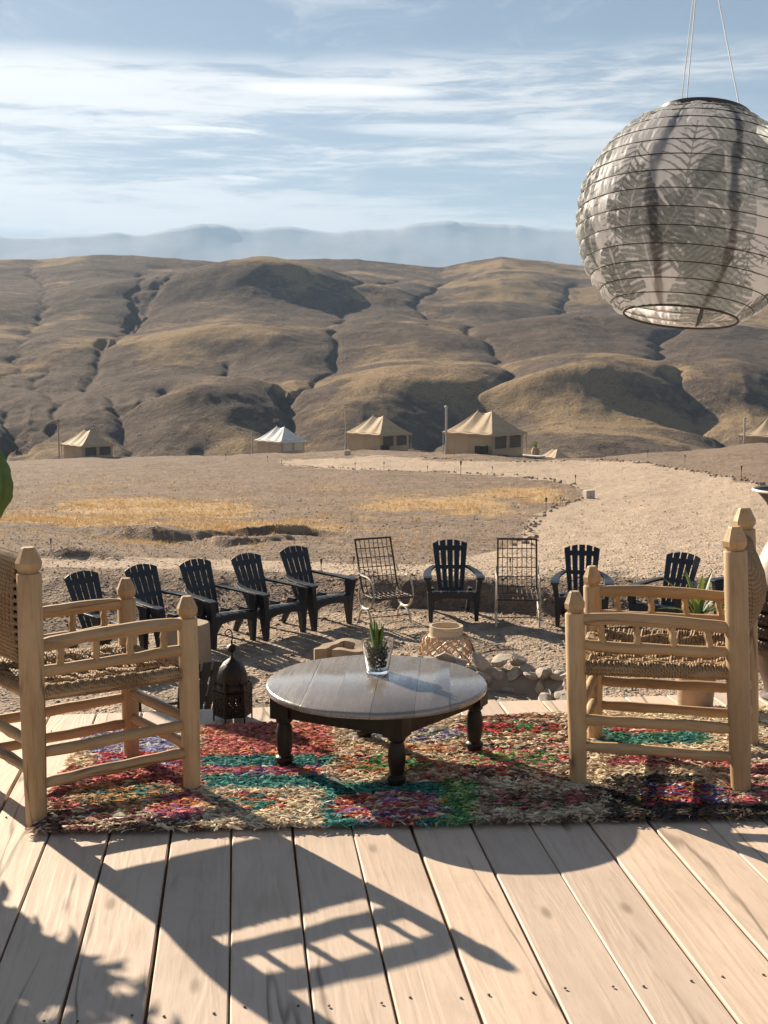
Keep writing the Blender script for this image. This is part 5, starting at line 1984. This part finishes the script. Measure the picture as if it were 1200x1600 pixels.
# stove pipes and poles beside the tents
def pipe(px, Yd, h, r, label, cap):
    x, y, z = tent_at(px, Yd)
    if cap:
        t = thing('stove_pipe', label, 'pipe', (x, y, z), 0, 'pipes and poles beside the tents')
        MB().tube([(0, 0, -0.1), (0, 0, h)], r, 10).build('pipe', M_STEEL, t)
        MB().lathe([(r * 1.5, h + 0.03), (r * 1.6, h + 0.12), (r * 0.4, h + 0.22)], 10).build('rain_cap', M_STEEL, t)
        MB().tube([(0, 0, h * 0.34), (0.22, 0.1, h * 0.34)], 0.03, 6).build('bracket', M_STEEL, t)
    else:
        o = MB().tube([(0, 0, -0.2), (0.03, 0, h * 0.5), (0.0, 0, h)], [r, r * 0.95, r * 0.8], 8).build('wooden_pole', M_POLE)
        o.location = (x, y, z)
        tag(o, label, 'pole', 'pipes and poles beside the tents')


pipe(697, 100, 3.85, 0.10, 'fat grey metal stove pipe at the left end of the large tent', True)
pipe(1163, 114, 2.3, 0.09, 'short grey metal stove pipe near the right photo edge', True)
pipe(540, 124, 4.4, 0.085, 'tall pole at the left end of the middle tan tent', False)
pipe(393, 156, 3.9, 0.085, 'pole at the left end of the white roofed tent', False)
pipe(90, 145, 4.1, 0.085, 'pole at the left end of the farthest left tent', False)
x, y, z = tent_at(752, 98.2)
o = MB().box((0, 0, 0.32), (0.95, 0.6, 0.64)).build('dark_crate', M_SOLAR, None, False, bevel=0.03)
o.location = (x, y, z); o.rotation_euler = (0, 0, R(-20)); tag(o, 'dark box against the wall of the large tent', 'box')
x, y, z = tent_at(601, 123)
o = MB().box((0, 0, 0.24), (0.9, 0.6, 0.48)).build('dark_crate', M_SOLAR, None, False, bevel=0.03)
o.location = (x, y, z); o.rotation_euler = (0, 0, R(-20)); tag(o, 'dark box against the wall of the middle tent', 'box')
x, y, z = tent_at(837, 102)
t = thing('potted_bush', 'clay jar with a spiky plant beside the large tent', 'potted plant', (x, y, z))
MB().lathe([(0.20, -0.05), (0.34, 0.25), (0.36, 0.55), (0.26, 0.78), (0.28, 0.84)], 14).build('jar', M_TERRA, t)
mb = MB()
for k in range(16): ribbon_leaf(mb, (0, 0, 0.8), k * 2.4, 0.75, 0.06, 0.5 + 0.06 * k, 0.5, 5)
o = mb.build('leaves', M_AGAVE, t); o['kind'] = 'stuff'
x, y, z = tent_at(826, 101)
o = MB().box((0, 0, 0.08), (2.6, 1.2, 0.12)).build('tent_terrace', M_BLOCK, None, False)
o.location = (x, y, z + 0.05); o.rotation_euler = (0, 0, R(-46)); tag(o, 'pale timber step platform outside the large tent', 'platform')
p = hit(920, 778)
o = MB().box((0, 0, 0.12), (0.34, 0.26, 0.30)).build('marker_block', M_BLOCK, None, False, bevel=0.02)
o.location = p; o.rotation_euler = (0, 0, 0.4); tag(o, 'pale square block at the corner of the sandy path', 'block')
p = hit(543, 711)
o = MB().box((0, 0, 0.2), (0.55, 0.4, 0.45)).build('marker_block', M_BLOCK, None, False, bevel=0.02)
o.location = p; tag(o, 'small pale block below the middle tent pole', 'block')

# ================================================================== solar path lights
def path_light(label):
    t = thing('path_light', label, 'garden light', (0, 0, 0), 0, 'small path lights on stakes')
    MB().tube([(0, 0, -0.08), (0, 0, 0.26)], 0.008, 6).build('stake', M_SOLAR, t)
    MB().lathe([(0.010, 0.24), (0.022, 0.29), (0.027, 0.35), (0.022, 0.365), (0.0, 0.37)], 10, cap1=False).build('lamp_head', M_SOLAR, t)
    return t


pl = None
LIGHTS = [(502, 899, 1.0, 'solar path light behind the arm of a black adirondack chair'), (80, 862, 0.9, 'solar path light on the pale track above the left rope chair'),
          (797, 893, 0.8, 'solar path light seen through the upright iron grid chair'), (553, 893, 0.9, 'solar path light seen through the tilted iron grid chair'),
          (853, 800, 1.9, 'small path light left of the pale corner block'), (899, 758, 1.9, 'small path light above the pale corner block'), (720, 742, 3.3, 'tall thin stake on the path edge below the large tent'),
          (820, 838, 1.0, 'small path light low on the stone edging above the upright iron chair'), (769, 741, 1.8, 'small path light between the tall stake and the corner block'), (600, 734, 2.0, 'small path light on the ridge below the middle tent'),
          (668, 739, 1.7, 'small path light left of the tall stake'), (555, 733, 1.8, 'small path light below the middle tent pole'), (440, 728, 1.8, 'small path light below the white roofed tent'), (658, 711, 2.0, 'small path light by the right corner of the middle tent'),
          (710, 716, 1.8, 'small path light in front of the large tent wall'), (1012, 716, 2.6, 'small path light on the bare crest right of the shadowed hill'), (1070, 724, 2.2, 'small path light on the stone line at the right slope'), (946, 719, 2.0, 'small path light on the crest below the shadowed hill'),
          (1158, 748, 2.2, 'small path light at the right end of the stone line'), (876, 790, 1.2, 'small path light on the bend of the stone edging'), (353, 719, 2.4, 'small path light on the ridge left of the white roofed tent'), (418, 722, 2.2, 'small path light under the left corner of the white roofed tent')]
for (px_, py_, k, lb) in LIGHTS:
    p = hit(px_, py_)
    if pl is None:
        k *= 0.62; pl = path_light(lb); pl.location = p; pl.scale = (k, k, k)
    else:
        copy_tree(pl, p, 0.0, lb, scale=k * 0.62)

# ================================================================== stone lines along the path
ROCKS = [rock_mesh('stone', M_PEB, 90 + k, 1, (1, 0.85, 0.7)) for k in range(6)]


def stone_line(label, pts, step, s0, s1, seed):
    rgn = random.Random(seed)
    P = [hit(*q) for q in pts]
    t = thing('stone_edging', label, 'stone edging', P[0], 0, 'lines of small stones edging the sandy path')
    acc = 0.0
    for a, b in zip(P[:-1], P[1:]):
        L = (b - a).length
        n = max(1, int(L / step))
        for k in range(n):
            q = a.lerp(b, (k + rgn.random() * 0.8) / n)
            x, y = q.x + rgn.gauss(0, 0.10), q.y + rgn.gauss(0, 0.14)
            o = bpy.data.objects.new('stone', rgn.choice(ROCKS))
            COL.objects.link(o)
            o.parent = t
            s_ = rgn.uniform(s0, s1)
            o.location = Vector((x, y, gz(x, y) + s_ * 0.25)) - P[0]
            o.scale = (s_, s_, s_)
            o.rotation_euler = (rgn.uniform(-.4, .4), rgn.uniform(-.4, .4), rgn.uniform(0, 6.3))


stone_line('line of dark stones curving from the iron chair up to the pale corner block', [(822, 852), (828, 822), (838, 808), (870, 792), (905, 780), (922, 775)], 0.30, 0.05, 0.11, 1)
stone_line('line of stones running left from the corner block along the mound', [(912, 768), (890, 757), (820, 746), (740, 740), (680, 737), (600, 734), (520, 731), (450, 727)], 0.55, 0.06, 0.13, 2)
stone_line('line of stones on the far side of the path below the large tent', [(660, 714), (720, 719), (800, 721), (880, 720), (940, 719), (1000, 723)], 0.7, 0.08, 0.17, 3)
stone_line('line of stones down the right slope towards the urn', [(1000, 723), (1050, 730), (1100, 739), (1150, 749), (1200, 760)], 0.42, 0.06, 0.13, 4)

# ================================================================== loose stones, dry grass and scrub
def scatter_mesh(name, mats, pts, builder):
    V_, F_ = [], []
    off = 0
    for a in pts:
        v, f = builder(*a)
        V_.append(v); F_.append(f + off); off += len(v)
    v = np.concatenate(V_); f = np.concatenate(F_)
    k = f.shape[1]
    me = bpy.data.meshes.new(name)
    me.vertices.add(len(v)); me.vertices.foreach_set('co', v.astype(np.float32).ravel())
    me.loops.add(f.size); me.loops.foreach_set('vertex_index', f.ravel())
    me.polygons.add(len(f)); me.polygons.foreach_set('loop_start', np.arange(len(f)) * k)
    me.update(calc_edges=True)
    me.materials.append(mats)
    o = bpy.data.objects.new(name, me)
    COL.objects.link(o)
    o['kind'] = 'stuff'
    return o


_rv = [np.array([v.co[:] for v in m.vertices]) for m in ROCKS]
_rf = [np.array([p.vertices[:] for p in m.polygons]) for m in ROCKS]
rgs = np.random.default_rng(31)


def stones_in(n, sampler, s0, s1, keep=None):
    xy = sampler(n)
    z = ground_h(xy[:, 0], xy[:, 1])
    if keep is not None:
        kp = keep(xy[:, 0], xy[:, 1], z)
        xy, z = xy[kp], z[kp]
    s_ = s0 * (s1 / s0) ** (rgs.random(len(z)) ** 2.2)
    return list(zip(xy[:, 0], xy[:, 1], z, s_))


def b_rock(x, y, z, s_):
    k = rgs.integers(6)
    a = rgs.uniform(0, 6.28)
    c, sn = math.cos(a), math.sin(a)
    v = _rv[k] * s_ * np.array([1, rgs.uniform(.7, 1), rgs.uniform(.5, .95)])
    v = np.stack([v[:, 0] * c - v[:, 1] * sn + x, v[:, 0] * sn + v[:, 1] * c + y, v[:, 2] + z + s_ * 0.2], -1)
    return v, _rf[k]


def samp_ring(n):
    a, r = rgs.uniform(0, 2 * math.pi, n), 5.4 * np.sqrt(rgs.random(n))
    p = np.stack([RING_C[0] + r * np.cos(a), RING_C[1] + r * np.sin(a)], -1)
    return p[p[:, 1] > 8.6]


def samp_far(n, r0, r1):
    r = np.exp(rgs.uniform(math.log(r0), math.log(r1), n))
    a = rgs.uniform(R(-19.5), R(19.5), n)
    return np.stack([r * np.sin(a), r * np.cos(a)], -1)


pts = stones_in(9000, samp_ring, 0.006, 0.042)
pts += stones_in(17000, lambda n: samp_far(n, 14, 30), 0.009, 0.032, lambda x, y, z: (rgs.random(len(x)) > 0.75 * path_mask(x, y, z, None)) & (np.hypot(x - RING_C[0], y - RING_C[1]) > 4.3))
pts += stones_in(11000, lambda n: samp_far(n, 30, 110), 0.016, 0.055, lambda x, y, z: rgs.random(len(x)) > 0.85 * path_mask(x, y, z, None))
scatter_mesh('gravel', M_PEB, pts, b_rock)


def b_tuft(x, y, z, s_):
    n = 7
    a = rgs.uniform(0, 6.28, n)
    l = rgs.uniform(0.6, 1.2, n) * s_
    sp = rgs.uniform(0.25, 1.0, n) * s_
    w = 0.06 * s_
    bx, by = rgs.normal(0, 0.25, n) * s_, rgs.normal(0, 0.25, n) * s_
    v = np.zeros((n, 3, 3))
    v[:, 0] = np.stack([x + bx - w * np.sin(a), y + by + w * np.cos(a), np.full(n, z - 0.01)], -1)
    v[:, 1] = np.stack([x + bx + w * np.sin(a), y + by - w * np.cos(a), np.full(n, z - 0.01)], -1)
    v[:, 2] = np.stack([x + bx + sp * np.cos(a), y + by + sp * np.sin(a), z + l], -1)
    return v.reshape(-1, 3), np.arange(n * 3).reshape(n, 3)


M_STRAW = leaf_material('dry_straw', (0.44, 0.285, 0.13), (0.56, 0.38, 0.19), 0.3, (0.55, 0.36, 0.15))
cand = samp_far(110000, 18.5, 95)
zc_ = ground_h(cand[:, 0], cand[:, 1])
gm = grass_mask(cand[:, 0], cand[:, 1], zc_, None)
cl = fbm(cand[:, 0] * 0.8, cand[:, 1] * 0.8, 3, 6)
kp = (rgs.random(len(gm)) < 0.9 * gm * np.clip(0.6 + 1.6 * cl, 0, 1)) | (rgs.random(len(gm)) < 0.006)
q = cand[kp]
scatter_mesh('dry_grass', M_STRAW, [(a, b, c, rgs.uniform(0.025, 0.075) * (1 + math.hypot(a, b) / 70)) for (a, b), c in zip(q, zc_[kp])], b_tuft)

cand = samp_far(5200, 215, 800)
zh, dh = hill_blend(cand[:, 0], cand[:, 1])
kp = (rgs.random(len(zh)) < 0.35 + 0.6 * np.exp(-dh / 6)) & (fbm(cand[:, 0] / 30, cand[:, 1] / 30, 3, 2) > -0.12)
M_SCRUB = simple_mat('grey_scrub', (0.085, 0.072, 0.045), 1.0, 0.4, 1.5)
scatter_mesh('scrub', M_SCRUB, [(a, b, c, rgs.uniform(0.12, 0.34) * (1.6 if rgs.random() < 0.06 else 1)) for (a, b), c in zip(cand[kp], zh[kp])], b_rock)
